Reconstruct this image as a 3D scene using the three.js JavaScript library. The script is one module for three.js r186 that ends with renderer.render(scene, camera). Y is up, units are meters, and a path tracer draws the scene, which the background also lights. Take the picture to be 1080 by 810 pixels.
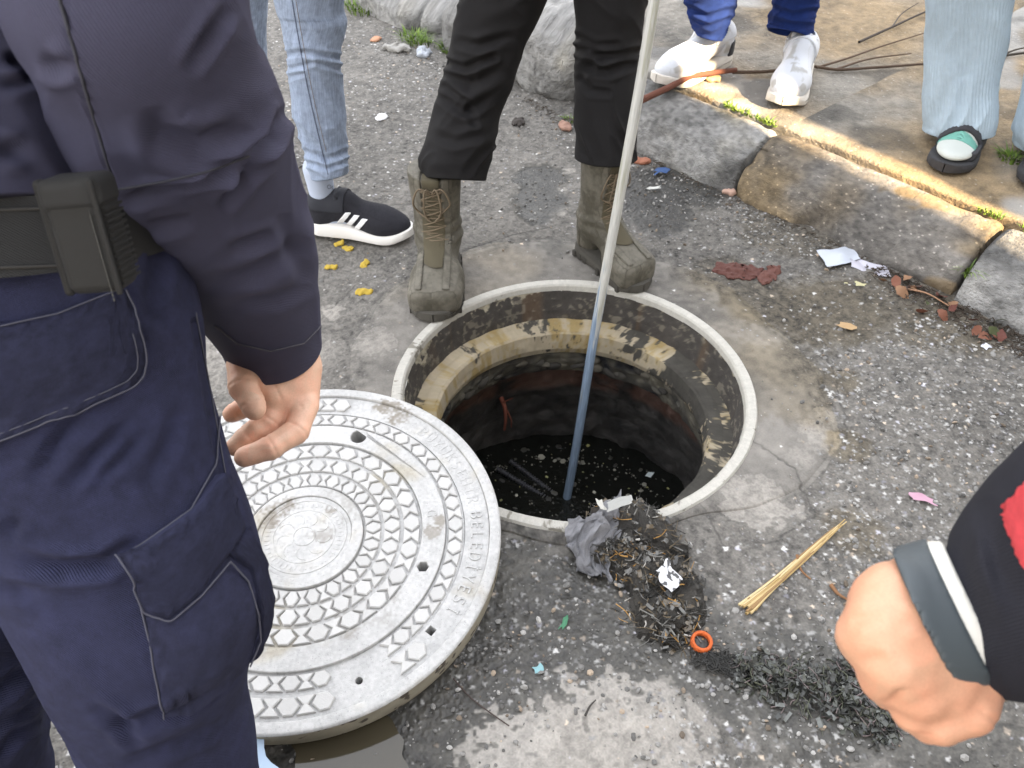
import * as THREE from 'three';
import { mergeGeometries, mergeVertices } from 'three/addons/utils/BufferGeometryUtils.js';
import { RoundedBoxGeometry } from 'three/addons/geometries/RoundedBoxGeometry.js';
import { TextGeometry } from 'three/addons/geometries/TextGeometry.js';
import { FontLoader } from 'three/addons/loaders/FontLoader.js';
import { MeshBVH } from 'three-mesh-bvh';

// ---------------------------------------------------------------- camera, sky, sun, exposure
const CAM_H = 1.3, PITCH = 42.7 * Math.PI / 180, FPX = 900;      // measured on a 1080 x 810 frame
const scene = new THREE.Scene();
const camera = new THREE.PerspectiveCamera(2 * Math.atan(405 / FPX) * 180 / Math.PI, 4 / 3, 0.05, 400);
camera.position.set(0, CAM_H, 0);
camera.rotation.x = -PITCH;
camera.focus = 1.3; camera.userData.fStop = 13;
const renderer = new THREE.WebGLRenderer({ antialias: true });
renderer.toneMapping = THREE.LinearToneMapping;
renderer.toneMappingExposure = 7.3;
renderer.shadowMap.enabled = true;
const KX = 0.661, KZ = 0.750;                                     // the street's direction (along the kerb, towards the viewer)
const SUN_EL = 33 * Math.PI / 180;
const SUN_DIR = new THREE.Vector3(0.597 * Math.cos(SUN_EL), Math.sin(SUN_EL), 0.802 * Math.cos(SUN_EL)).normalize();
{
  const W = 256, H = 128, data = new Float32Array(W * H * 4);
  for (let j = 0; j < H; j++) for (let i = 0; i < W; i++) {
    const el = ((j + 0.5) / H - 0.5) * Math.PI, y = Math.sin(el);
    const h = Math.pow(1 - Math.max(0, y), 2.2), k = (j * W + i) * 4;
    const z = [0.44, 0.455, 0.495], r = [0.6, 0.575, 0.53];
    for (let c = 0; c < 3; c++) data[k + c] = y < 0 ? [0.10, 0.10, 0.095][c] : z[c] + (r[c] - z[c]) * h;
    data[k + 3] = 1;
  }
  const t = new THREE.DataTexture(data, W, H, THREE.RGBAFormat, THREE.FloatType);
  t.mapping = THREE.EquirectangularReflectionMapping; t.magFilter = THREE.LinearFilter; t.wrapS = THREE.RepeatWrapping; t.needsUpdate = true;
  scene.background = t; scene.environment = t;
}
const sun = new THREE.DirectionalLight(new THREE.Color(1.0, 0.76, 0.47), 5);
sun.position.copy(SUN_DIR).multiplyScalar(20); sun.castShadow = true; sun.shadow.radius = 1;
Object.assign(sun.shadow.camera, { left: -8, right: 8, top: 8, bottom: -8, near: 1, far: 60 });
sun.shadow.mapSize.set(4096, 4096);
scene.add(sun, sun.target);

// ---------------------------------------------------------------- helpers
const V = (x, y, z) => new THREE.Vector3(x, y, z);
const { clamp, lerp } = THREE.MathUtils;
const sstep = (a, b, x) => { const t = clamp((x - a) / (b - a), 0, 1); return t * t * (3 - 2 * t); };
function rng(s) { return () => { s |= 0; s = s + 0x6D2B79F5 | 0; let t = Math.imul(s ^ s >>> 15, 1 | s); t = t + Math.imul(t ^ t >>> 7, 61 | t) ^ t; return ((t ^ t >>> 14) >>> 0) / 4294967296; }; }
const hash = (x, y, z) => { let h = Math.imul(x, 374761393) ^ Math.imul(y, 668265263) ^ Math.imul(z, 2147483647 - 1274126177); h = Math.imul(h ^ h >>> 13, 1274126177); return ((h ^ h >>> 16) >>> 0) / 2147483648 - 1; };
function vn(x, y, z) {                                            // value noise, -1..1
  const X = Math.floor(x), Y = Math.floor(y), Z = Math.floor(z); x -= X; y -= Y; z -= Z;
  x = x * x * (3 - 2 * x); y = y * y * (3 - 2 * y); z = z * z * (3 - 2 * z);
  const a = lerp(hash(X, Y, Z), hash(X + 1, Y, Z), x), b = lerp(hash(X, Y + 1, Z), hash(X + 1, Y + 1, Z), x);
  if (z === 0) return lerp(a, b, y);
  const c = lerp(hash(X, Y, Z + 1), hash(X + 1, Y, Z + 1), x), d = lerp(hash(X, Y + 1, Z + 1), hash(X + 1, Y + 1, Z + 1), x);
  return lerp(lerp(a, b, y), lerp(c, d, y), z);
}
const vn2 = (x, y, s = 0) => vn(x, y, s);
const fbm2 = (x, y, n = 4, s = 0) => { let a = 0.5, v = 0; for (let i = 0; i < n; i++) { v += a * vn2(x, y, s + i * 7); const t = 1.62 * x - 1.22 * y + 3.1; y = 1.22 * x + 1.62 * y; x = t; a *= 0.5; } return v; };
const fbm3 = (x, y, z, n = 4) => { let a = 0.5, v = 0; for (let i = 0; i < n; i++) { v += a * vn(x, y, z); const t = 1.62 * x - 1.22 * y + 3.1, u = 1.62 * z + 1.22 * y - 2; y = 1.1 * x + 1.3 * y + 0.9 * z; x = t; z = u; a *= 0.5; } return v; };
const SP = Math.sin(PITCH), CP = Math.cos(PITCH);
const EYE = V(0, CAM_H, 0);
const ray = (px, py) => { const u = (405 - py) / FPX; return V((px - 540) / FPX, -SP + CP * u, -CP - SP * u); };
const at = (px, py, d) => EYE.clone().addScaledVector(ray(px, py), d);               // a measured point and its distance along the view
const G = (px, py, h = 0) => { const r = ray(px, py); return EYE.clone().addScaledVector(r, (h - CAM_H) / r.y); };
const proj = (p) => { const y = p.y - CAM_H, d = -SP * y - CP * p.z; return [540 + FPX * p.x / d, 405 - FPX * (CP * y - SP * p.z) / d, d]; };
const used = {};
const numbered = (n) => { const k = used[n] = (used[n] ?? -1) + 1; return k ? n + '_' + String(k).padStart(3, '0') : n; };
function tag(o, label, category, group) { o.userData.label = label; o.userData.category = category; if (group) o.userData.group = group; return o; }
function shadows(o) { o.traverse((m) => { if (m.isMesh) { m.castShadow = true; m.receiveShadow = true; } }); return o; }
function thing(name, label, category, pos = [0, 0, 0], group) { const o = new THREE.Group(); o.name = numbered(name); o.position.set(...pos); scene.add(o); return tag(o, label, category, group); }
function part(name, geo, m, parent) { const o = new THREE.Mesh(geo, m); o.name = parent === scene ? numbered(name) : name; parent.add(o); return o; }
function solo(name, geo, m, label, category, group) { return tag(part(name, geo, m, scene), label, category, group); }
function struct(name, geo, m) { const o = part(name, geo, m, scene); o.userData.kind = 'structure'; return o; }
const lin = (r, g, b) => new THREE.Color().setRGB(r, g, b);
const std = (c, o = {}) => new THREE.MeshStandardMaterial({ color: lin(...c), roughness: 0.85, ...o });
function tex(w, h, fn, srgb = false, n = 4) {                     // fn(i, j, out) writes linear 0..1 values
  const d = new Uint8Array(w * h * 4), o = [0, 0, 0];
  for (let j = 0; j < h; j++) for (let i = 0; i < w; i++) {
    fn(i, j, o); const k = (j * w + i) * 4;
    for (let c = 0; c < 3; c++) d[k + c] = 255 * clamp(srgb ? Math.pow(Math.max(0, o[c]), 1 / 2.2) : o[c], 0, 1);
    d[k + 3] = 255;
  }
  return dataTex(d, w, h, srgb);
}
function dataTex(d, w, h, srgb) {
  const t = new THREE.DataTexture(d, w, h, THREE.RGBAFormat); t.wrapS = t.wrapT = THREE.RepeatWrapping; t.magFilter = THREE.LinearFilter; t.minFilter = THREE.LinearMipmapLinearFilter; t.generateMipmaps = true;
  if (srgb) t.colorSpace = THREE.SRGBColorSpace; t.needsUpdate = true; return t;
}
const rep = (t, s) => { const c = t.clone(); c.repeat.set(1 / s, 1 / s); c.needsUpdate = true; return c; };
function geoOf(pos, idx, uv) {
  const g = new THREE.BufferGeometry(); g.setAttribute('position', new THREE.Float32BufferAttribute(pos, 3));
  if (uv) g.setAttribute('uv', new THREE.Float32BufferAttribute(uv, 2)); g.setIndex(idx); g.computeVertexNormals(); return g;
}
function boxUV(g) {
  if (!g.attributes.normal) g.computeVertexNormals();
  const p = g.attributes.position, n = g.attributes.normal, uv = new Float32Array(p.count * 2);
  for (let i = 0; i < p.count; i++) {
    const ax = Math.abs(n.getX(i)), ay = Math.abs(n.getY(i)), az = Math.abs(n.getZ(i));
    const [u, v] = ay >= ax && ay >= az ? [p.getX(i), p.getZ(i)] : ax >= az ? [p.getZ(i), p.getY(i)] : [p.getX(i), p.getY(i)];
    uv[i * 2] = u; uv[i * 2 + 1] = v;
  }
  g.setAttribute('uv', new THREE.BufferAttribute(uv, 2)); return g;
}
function paint(g, fn) {                                           // vertex colours: what the surface is made of
  const p = g.attributes.position, c = new Float32Array(p.count * 3), o = [0, 0, 0];
  for (let i = 0; i < p.count; i++) { fn(p.getX(i), p.getY(i), p.getZ(i), o); c.set(o, i * 3); }
  g.setAttribute('color', new THREE.BufferAttribute(c, 3)); return g;
}
const clean = (g) => { const o = g.index ? g : mergeVertices(g); for (const k of Object.keys(o.attributes)) if (!['position', 'normal', 'uv'].includes(k)) o.deleteAttribute(k); if (!o.attributes.uv) boxUV(o); return o; };
const merge = (list) => mergeGeometries(list.map((g) => clean(g)));
const tube = (pts, r, seg = 16, rad = 6) => new THREE.TubeGeometry(new THREE.CatmullRomCurve3(pts), seg, r, rad, false);
function taper(pts, r0, r1, seg = 16, rad = 6) {
  const c = new THREE.CatmullRomCurve3(pts), g = new THREE.TubeGeometry(c, seg, 1, rad, false), p = g.attributes.position;
  for (let i = 0; i <= seg; i++) { const q = c.getPointAt(i / seg), r = lerp(r0, r1, i / seg); for (let j = 0; j <= rad; j++) { const k = i * (rad + 1) + j; p.setXYZ(k, q.x + (p.getX(k) - q.x) * r, q.y + (p.getY(k) - q.y) * r, q.z + (p.getZ(k) - q.z) * r); } }
  return g;
}
// signed distances
const smin = (a, b, k) => { const h = Math.max(k - Math.abs(a - b), 0) / k; return Math.min(a, b) - h * h * k * 0.25; };
function cap(p, a, b, ra, rb = ra) {
  const bx = b[0] - a[0], by = b[1] - a[1], bz = b[2] - a[2], px = p[0] - a[0], py = p[1] - a[1], pz = p[2] - a[2];
  const h = clamp((px * bx + py * by + pz * bz) / (bx * bx + by * by + bz * bz + 1e-12), 0, 1), x = px - bx * h, y = py - by * h, z = pz - bz * h;
  return Math.sqrt(x * x + y * y + z * z) - (ra + (rb - ra) * h);
}
function ell(p, c, r) {
  const x = (p[0] - c[0]) / r[0], y = (p[1] - c[1]) / r[1], z = (p[2] - c[2]) / r[2], k0 = Math.sqrt(x * x + y * y + z * z), a = x / r[0], b = y / r[1], c2 = z / r[2];
  const k1 = Math.sqrt(a * a + b * b + c2 * c2); return k1 < 1e-9 ? -Math.min(...r) : k0 * (k0 - 1) / k1;
}
function rbox(p, c, h, r) {
  const x = Math.abs(p[0] - c[0]) - h[0], y = Math.abs(p[1] - c[1]) - h[1], z = Math.abs(p[2] - c[2]) - h[2], X = Math.max(x, 0), Y = Math.max(y, 0), Z = Math.max(z, 0);
  return Math.sqrt(X * X + Y * Y + Z * Z) + Math.min(Math.max(x, y, z), 0) - r;
}
function nets(sdf, mn, mx, h) {                                   // meshes the zero set of a distance field
  const n = [0, 1, 2].map((i) => Math.ceil((mx[i] - mn[i]) / h) + 1), [nx, ny, nz] = n, val = new Float32Array(nx * ny * nz), p = [0, 0, 0];
  for (let k = 0, q = 0; k < nz; k++) for (let j = 0; j < ny; j++) for (let i = 0; i < nx; i++, q++) { p[0] = mn[0] + i * h; p[1] = mn[1] + j * h; p[2] = mn[2] + k * h; val[q] = sdf(p); }
  const id = new Int32Array(nx * ny * nz).fill(-1), pos = [], idx = [], sy = nx, sz = nx * ny;
  const C = [0, 1, sy, sy + 1, sz, sz + 1, sz + sy, sz + sy + 1], E = [[0, 1], [2, 3], [4, 5], [6, 7], [0, 2], [1, 3], [4, 6], [5, 7], [0, 4], [1, 5], [2, 6], [3, 7]];
  for (let k = 0; k < nz - 1; k++) for (let j = 0; j < ny - 1; j++) for (let i = 0; i < nx - 1; i++) {
    const q = k * sz + j * sy + i; let m = 0;
    for (let c = 0; c < 8; c++) if (val[q + C[c]] < 0) m |= 1 << c;
    if (m === 0 || m === 255) continue;
    let x = 0, y = 0, z = 0, s = 0;
    for (const [a, b] of E) {
      if (((m >> a) & 1) === ((m >> b) & 1)) continue;
      const va = val[q + C[a]], vb = val[q + C[b]], t = va / (va - vb);
      x += (a & 1) + t * ((b & 1) - (a & 1)); y += (a >> 1 & 1) + t * ((b >> 1 & 1) - (a >> 1 & 1)); z += (a >> 2) + t * ((b >> 2) - (a >> 2)); s++;
    }
    id[q] = pos.length / 3; pos.push(mn[0] + (i + x / s) * h, mn[1] + (j + y / s) * h, mn[2] + (k + z / s) * h);
  }
  const quad = (a, b, c, d, f) => { if (a < 0 || b < 0 || c < 0 || d < 0) return; f ? idx.push(a, b, c, a, c, d) : idx.push(a, c, b, a, d, c); };
  for (let k = 1; k < nz - 1; k++) for (let j = 1; j < ny - 1; j++) for (let i = 1; i < nx - 1; i++) {
    const q = k * sz + j * sy + i, s = val[q] < 0;
    if (s !== val[q + 1] < 0) quad(id[q - sy - sz], id[q - sz], id[q], id[q - sy], s);
    if (s !== val[q + sy] < 0) quad(id[q - 1 - sz], id[q - 1], id[q], id[q - sz], s);
    if (s !== val[q + sz] < 0) quad(id[q - 1 - sy], id[q - sy], id[q], id[q - 1], s);
  }
  return boxUV(geoOf(pos, idx));
}
const crom = (a, b, c, d, t) => 0.5 * (2 * b + (c - a) * t + (2 * a - 5 * b + 4 * c - d) * t * t + (3 * b - a - 3 * c + d) * t * t * t);
const segDist = (x, y, pts) => { let m = 1e9; for (let i = 0; i + 1 < pts.length; i++) { const [ax, ay] = pts[i], bx = pts[i + 1][0] - ax, by = pts[i + 1][1] - ay, t = clamp(((x - ax) * bx + (y - ay) * by) / (bx * bx + by * by + 1e-9), 0, 1), e = i === 0 && t === 0 || i + 2 === pts.length && t === 1 ? 1.7 : 1; m = Math.min(m, e * Math.hypot(x - ax - bx * t, y - ay - by * t)); } return m; };
const creaseAt = (x, y, pts, w) => { let m = 1e9, f = 0, L = 0, tot = 0; for (let i = 0; i + 1 < pts.length; i++) tot += Math.hypot(pts[i + 1][0] - pts[i][0], pts[i + 1][1] - pts[i][1]); for (let i = 0; i + 1 < pts.length; i++) { const [ax, ay] = pts[i], bx = pts[i + 1][0] - ax, by = pts[i + 1][1] - ay, l = Math.hypot(bx, by), t = clamp(((x - ax) * bx + (y - ay) * by) / (l * l + 1e-9), 0, 1), d = Math.hypot(x - ax - bx * t, y - ay - by * t); if (d < m) { m = d; f = (L + t * l) / tot; } L += l; } return [m / w, f]; };
// A garment tube from measured outlines: rows of [left x, left y, right x, right y, distance, depth/width].
function loft(rows, { nu = 96, nv = 120, disp, creases = [], lip = 0, e = 1, twist = 0 } = {}) {
  const n = rows.length, C = [], A = [], K = [];
  for (let j = 0; j <= nv; j++) {
    const f = j / nv * (n - 1), i = Math.min(Math.floor(f), n - 2), t = f - i, r = [0, 1, 2, 3, 4, 5].map((c) => { const g = (q) => rows[clamp(q, 0, n - 1)][c] ?? 0.85; return crom(i ? g(i - 1) : 2 * g(0) - g(1), g(i), g(i + 1), i + 2 < n ? g(i + 2) : 2 * g(i + 1) - g(i), t); });
    const L = at(r[0], r[1], r[4]), R = at(r[2], r[3], r[4]);
    C.push(L.clone().add(R).multiplyScalar(0.5)); A.push(R.sub(L).multiplyScalar(0.5)); K.push(r[5]);
  }
  const pos = [], uv = [], idx = []; let len = 0; const q = V(), nn = V();
  for (let j = 0; j <= nv; j++) {
    if (j) len += C[j].distanceTo(C[j - 1]);
    const T = C[Math.min(j + 2, nv)].clone().sub(C[Math.max(j - 2, 0)]).normalize(), a = A[j], al = a.length(), b = T.clone().cross(a).normalize().multiplyScalar(al * K[j]);
    if (b.dot(EYE.clone().sub(C[j])) < 0) b.negate();
    for (let i = 0; i <= nu; i++) {
      const th = -Math.PI / 2 + i / nu * 2 * Math.PI, c = Math.cos(th), s = Math.sin(th), ce = Math.sign(c) * Math.pow(Math.abs(c), e), se = Math.sign(s) * Math.pow(Math.abs(s), e);
      q.copy(C[j]).addScaledVector(a, ce).addScaledVector(b, se);
      nn.set(0, 0, 0).addScaledVector(a, ce / (al * al)).addScaledVector(b, se / b.lengthSq()).normalize();
      let d = disp ? disp(th, len, q, nn, j / nv) : 0;
      if (creases.length && nn.dot(EYE.clone().sub(q)) > -0.25) {
        const [x, y] = proj(q);
        for (const [pts, w, amp] of creases) { const [s2, f] = creaseAt(x, y, pts, w); if (s2 < 3.5) d += amp * (w < 5 ? 1 : Math.pow(Math.sin(Math.PI * clamp(f, 0.001, 0.999)), 0.8)) * (-Math.exp(-s2 * s2) + 0.55 * Math.exp(-((s2 - 1.7) ** 2) * 1.6)); }
      }
      q.addScaledVector(nn, d); pos.push(q.x, q.y, q.z); uv.push(th * al * (1 + K[j]) * 0.5, len);
    }
  }
  const W = nu + 1;
  for (let j = 0; j < nv; j++) for (let i = 0; i < nu; i++) { const k = j * W + i; idx.push(k, k + W, k + 1, k + 1, k + W, k + W + 1); }
  if (lip) {                                                      // the hem is turned inwards
    const last = nv * W, cc = C[nv], up = C[nv].clone().sub(C[nv - 4]).normalize();
    for (const [sc, mv] of [[0.96, 0.002], [0.9, -lip], [0.7, -lip * 2]]) {
      const base = pos.length / 3, prev = sc === 0.96 ? last : base - W;
      for (let i = 0; i <= nu; i++) { const k = (last + i) * 3; q.set(pos[k], pos[k + 1], pos[k + 2]).sub(cc).multiplyScalar(sc).add(cc).addScaledVector(up, mv); pos.push(q.x, q.y, q.z); uv.push(i * 0.003, len + Math.abs(mv)); }
      for (let i = 0; i < nu; i++) idx.push(prev + i, base + i, prev + i + 1, prev + i + 1, base + i, base + i + 1);
    }
  }
  const g = geoOf(pos, idx, uv);
  // outward faces
  const fp = V(pos[W * 3 * 2 + (nu / 2 | 0) * 3], pos[W * 3 * 2 + (nu / 2 | 0) * 3 + 1], pos[W * 3 * 2 + (nu / 2 | 0) * 3 + 2]), na = g.attributes.normal, k0 = W * 2 + (nu / 2 | 0);
  if (V(na.getX(k0), na.getY(k0), na.getZ(k0)).dot(EYE.clone().sub(fp)) < 0) { for (let i = 0; i < idx.length; i += 3) { const t = idx[i]; idx[i] = idx[i + 1]; idx[i + 1] = t; } g.setIndex(idx); g.computeVertexNormals(); }
  return g;
}
// things sewn on a garment follow its surface
function skinOf(g) {
  const c = g.clone(), bvh = new MeshBVH(c), p = c.attributes.position, nrm = c.attributes.normal, R = new THREE.Ray();
  return (x, y) => {
    R.origin.copy(EYE); R.direction.copy(ray(x, y)).normalize(); const h = bvh.raycastFirst(R, THREE.DoubleSide); if (!h) return null;
    const n = V(); for (const k of [h.face.a, h.face.b, h.face.c]) n.add(V(nrm.getX(k), nrm.getY(k), nrm.getZ(k))); n.normalize(); if (n.dot(R.direction) > 0) n.negate();
    return [h.point.clone(), n];
  };
}
const along = (pts, t) => { let L = 0; const l = pts.slice(1).map((p, i) => { const d = Math.hypot(p[0] - pts[i][0], p[1] - pts[i][1]); L += d; return d; }); let s = t * L; for (let i = 0; i < l.length; i++) { if (s <= l[i] || i === l.length - 1) { const k = l[i] ? s / l[i] : 0; return [lerp(pts[i][0], pts[i + 1][0], k), lerp(pts[i][1], pts[i + 1][1], k)]; } s -= l[i]; } };
function patch(skin, top, bottom, off, n = 24, m = 14, bulge = 0) {
  const pos = [], idx = [], uv = []; let last = null; const W = n + 1, N = W * (m + 1), back = [];
  for (let j = 0; j <= m; j++) for (let i = 0; i <= n; i++) {
    const a = along(top, i / n), b = along(bottom, i / n), t = j / m, h = skin(lerp(a[0], b[0], t), lerp(a[1], b[1], t)) ?? last; last = h;
    const ed = Math.min(i, n - i, j, m - j), o = off * (ed ? 1 : 0.75) + bulge * Math.sin(Math.PI * i / n) * Math.sin(Math.PI * t) + (ed < 3 ? 0.0007 * Math.sin(i * 1.7 + j * 1.3) * (0.6 + vn2(i * 0.7, j * 0.7, 3)) : 0) + 0.0012 * vn2(i * 0.25, j * 0.3, 12), q = h[0].clone().addScaledVector(h[1], o);
    pos.push(q.x, q.y, q.z); uv.push(i / n * 0.15, t * 0.15); q.copy(h[0]).addScaledVector(h[1], -0.003); back.push(q.x, q.y, q.z);
  }
  for (let j = 0; j < m; j++) for (let i = 0; i < n; i++) { const k = j * W + i; idx.push(k, k + W, k + 1, k + 1, k + W, k + W + 1); }
  const loop = []; for (let i = 0; i < n; i++) loop.push(i); for (let j = 0; j < m; j++) loop.push(j * W + n); for (let i = n; i > 0; i--) loop.push(m * W + i); for (let j = m; j > 0; j--) loop.push(j * W);
  const b0 = pos.length / 3; for (const k of loop) { pos.push(pos[k * 3], pos[k * 3 + 1], pos[k * 3 + 2], back[k * 3], back[k * 3 + 1], back[k * 3 + 2]); uv.push(0, 0, 0, 0.01); }
  for (let i = 0; i < loop.length; i++) { const a = b0 + i * 2, b = b0 + (i + 1) % loop.length * 2; idx.push(a, b, a + 1, b, b + 1, a + 1); }
  const g = geoOf(pos, idx, uv), nr = g.attributes.normal, k = (m >> 1) * W + (n >> 1);
  if (V(nr.getX(k), nr.getY(k), nr.getZ(k)).dot(EYE.clone().sub(V(pos[k * 3], pos[k * 3 + 1], pos[k * 3 + 2]))) < 0) { for (let i = 0; i < idx.length; i += 3) { const t = idx[i]; idx[i] = idx[i + 1]; idx[i + 1] = t; } g.setIndex(idx); g.computeVertexNormals(); }
  return g;
}
function seam(skin, pts, r = 0.0012, off = 0.0006, n = 40) { const P = []; for (let i = 0; i <= n; i++) { const h = skin(...along(pts, i / n)); if (h) P.push(h[0].addScaledVector(h[1], off)); } return tube(P, r, n * 2, 5); }
function fibres(n, R, place, len, rad, lift = 0.4, bend = 1) {    // many thin bent strands in one geometry
  const out = [];
  for (let i = 0; i < n; i++) {
    const p = place(R), a = R() * 6.283, l = len[0] + R() * (len[1] - len[0]), d = V(Math.cos(a), (R() - 0.35) * lift, Math.sin(a)).normalize(), s = V(-Math.sin(a), (R() - 0.5) * 0.6, Math.cos(a)).multiplyScalar((R() - 0.5) * l * bend), r = rad[0] + R() * (rad[1] - rad[0]);
    const a0 = p.clone().addScaledVector(d, -l / 2), a1 = p.clone().addScaledVector(d, l / 2); a0.y = Math.max(a0.y, 0.002); a1.y = Math.max(a1.y, 0.002);
    out.push(taper([a0, p.clone().add(s).setY(Math.max(0.003, p.y + s.y)), a1], r, r * 0.4, 4, 3));
  }
  return merge(out);
}

// ---------------------------------------------------------------- ground
const MH = G(604, 411), MR = 0.401;                               // the manhole's centre and the outer radius of its frame
const K0 = G(770, 207);                                           // a point at the foot of the kerb; t runs along it, s across it
const kp = (t, s, y = 0) => V(K0.x + KX * t + KZ * s, y, K0.z + KZ * t - KX * s);
const ts = (x, z) => [(x - K0.x) * KX + (z - K0.z) * KZ, (x - K0.x) * KZ - (z - K0.z) * KX];
const collarR = (a) => 0.555 - 0.12 * sstep(-0.05, 0.75, Math.sin(a - 0.3)) + 0.03 * sstep(0, 1, -Math.sin(a)) + 0.012 * Math.sin(a * 3 + 0.6) + 0.018 * vn2(Math.cos(a) * 2.2 + 9, Math.sin(a) * 2.2) + 0.008 * vn2(Math.cos(a) * 9, Math.sin(a) * 9 + 4);
function roadH(x, z) {
  const r = Math.hypot(x - MH.x, z - MH.z), k = sstep(0.42, 0.75, r);
  return k * (0.012 * vn2(x * 2.1, z * 2.1) + 0.006 * vn2(x * 6.3, z * 6.3, 3) + 0.0022 * vn2(x * 21, z * 21, 5));
}
const GX0 = -2.3, GZ0 = -4.5, GS = 4.7, TN = 2048;
const blob = (px, py, r, k) => { const c = G(px, py); return [c.x, c.z, r, k]; };
const PALE = [blob(530, 775, 0.05, 1), blob(575, 775, 0.07, 1), blob(620, 752, 0.06, 1), blob(660, 765, 0.075, 1), blob(705, 775, 0.05, 0.9), blob(600, 805, 0.09, 1), blob(690, 805, 0.06, 0.9), blob(650, 728, 0.035, 0.9), blob(700, 745, 0.04, 0.7), blob(520, 805, 0.05, 0.9), blob(735, 755, 0.02, 0.7), blob(560, 755, 0.03, 0.9),
  blob(805, 535, 0.05, 0.95), blob(780, 525, 0.035, 0.9), blob(862, 462, 0.035, 0.75), blob(872, 440, 0.02, 0.6), blob(845, 485, 0.03, 0.5), blob(347, 328, 0.035, 0.8), blob(398, 364, 0.04, 0.6), blob(330, 372, 0.05, 0.5), blob(222, 370, 0.12, 0.55), blob(594, 200, 0.02, 0.75), blob(600, 178, 0.022, 0.7), blob(594, 226, 0.014, 0.7), blob(700, 205, 0.0, 0)];
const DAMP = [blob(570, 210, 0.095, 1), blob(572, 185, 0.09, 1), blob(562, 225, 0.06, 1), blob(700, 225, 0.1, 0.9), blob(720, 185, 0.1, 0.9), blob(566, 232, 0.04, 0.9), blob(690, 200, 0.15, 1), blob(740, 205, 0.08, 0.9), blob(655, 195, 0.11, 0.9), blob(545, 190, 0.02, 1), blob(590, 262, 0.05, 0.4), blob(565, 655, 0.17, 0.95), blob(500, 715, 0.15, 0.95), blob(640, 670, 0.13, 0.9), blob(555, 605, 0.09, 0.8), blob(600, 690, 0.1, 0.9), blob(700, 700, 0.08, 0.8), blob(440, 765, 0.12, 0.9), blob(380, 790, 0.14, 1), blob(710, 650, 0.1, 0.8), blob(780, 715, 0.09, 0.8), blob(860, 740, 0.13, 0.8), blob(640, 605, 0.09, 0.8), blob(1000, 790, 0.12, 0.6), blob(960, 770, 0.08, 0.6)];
const BROWN = [blob(870, 330, 0.16, 0.9), blob(800, 320, 0.1, 0.7), blob(890, 400, 0.05, 0.8), blob(895, 470, 0.05, 0.8), blob(900, 560, 0.06, 0.7), blob(960, 330, 0.16, 0.6), blob(1000, 340, 0.12, 0.8), blob(770, 290, 0.1, 0.5), blob(800, 400, 0.16, 0.35), blob(830, 240, 0.15, 0.5), blob(1030, 350, 0.1, 0.6)];
const ROUGHER = [blob(960, 440, 0.3, 1), blob(1040, 400, 0.25, 1), blob(940, 520, 0.22, 1), blob(860, 680, 0.2, 1), blob(760, 780, 0.16, 1), blob(820, 780, 0.14, 1), blob(60, 760, 0.25, 1.3), blob(560, 650, 0.2, 0.8), blob(660, 640, 0.14, 0.8), blob(830, 230, 0.2, 0.7), blob(950, 620, 0.14, 0.8)];
const wsum = (L, x, z, n) => { let m = 0; for (const b of L) { const dx = x - b[0], dz = z - b[1], d = dx * dx + dz * dz; if (d < b[2] * b[2] * 2.6) m = Math.max(m, b[3] * sstep(1.12, 0.72, Math.sqrt(d) / b[2] + n)); } return m; };
const CRACKS = [[[772, 292], [840, 328], [878, 385], [893, 440], [893, 500], [880, 545]], [[738, 535], [757, 560], [768, 592]], [[792, 468], [838, 496], [852, 530], [858, 545], [815, 572], [790, 580]], [[350, 325], [376, 300], [420, 285]], [[486, 268], [540, 250], [585, 240]], [[668, 605], [690, 600], [735, 590]]].map((l) => l.map(([x, y]) => { const g = G(x, y); return [g.x, g.z]; }));
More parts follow.
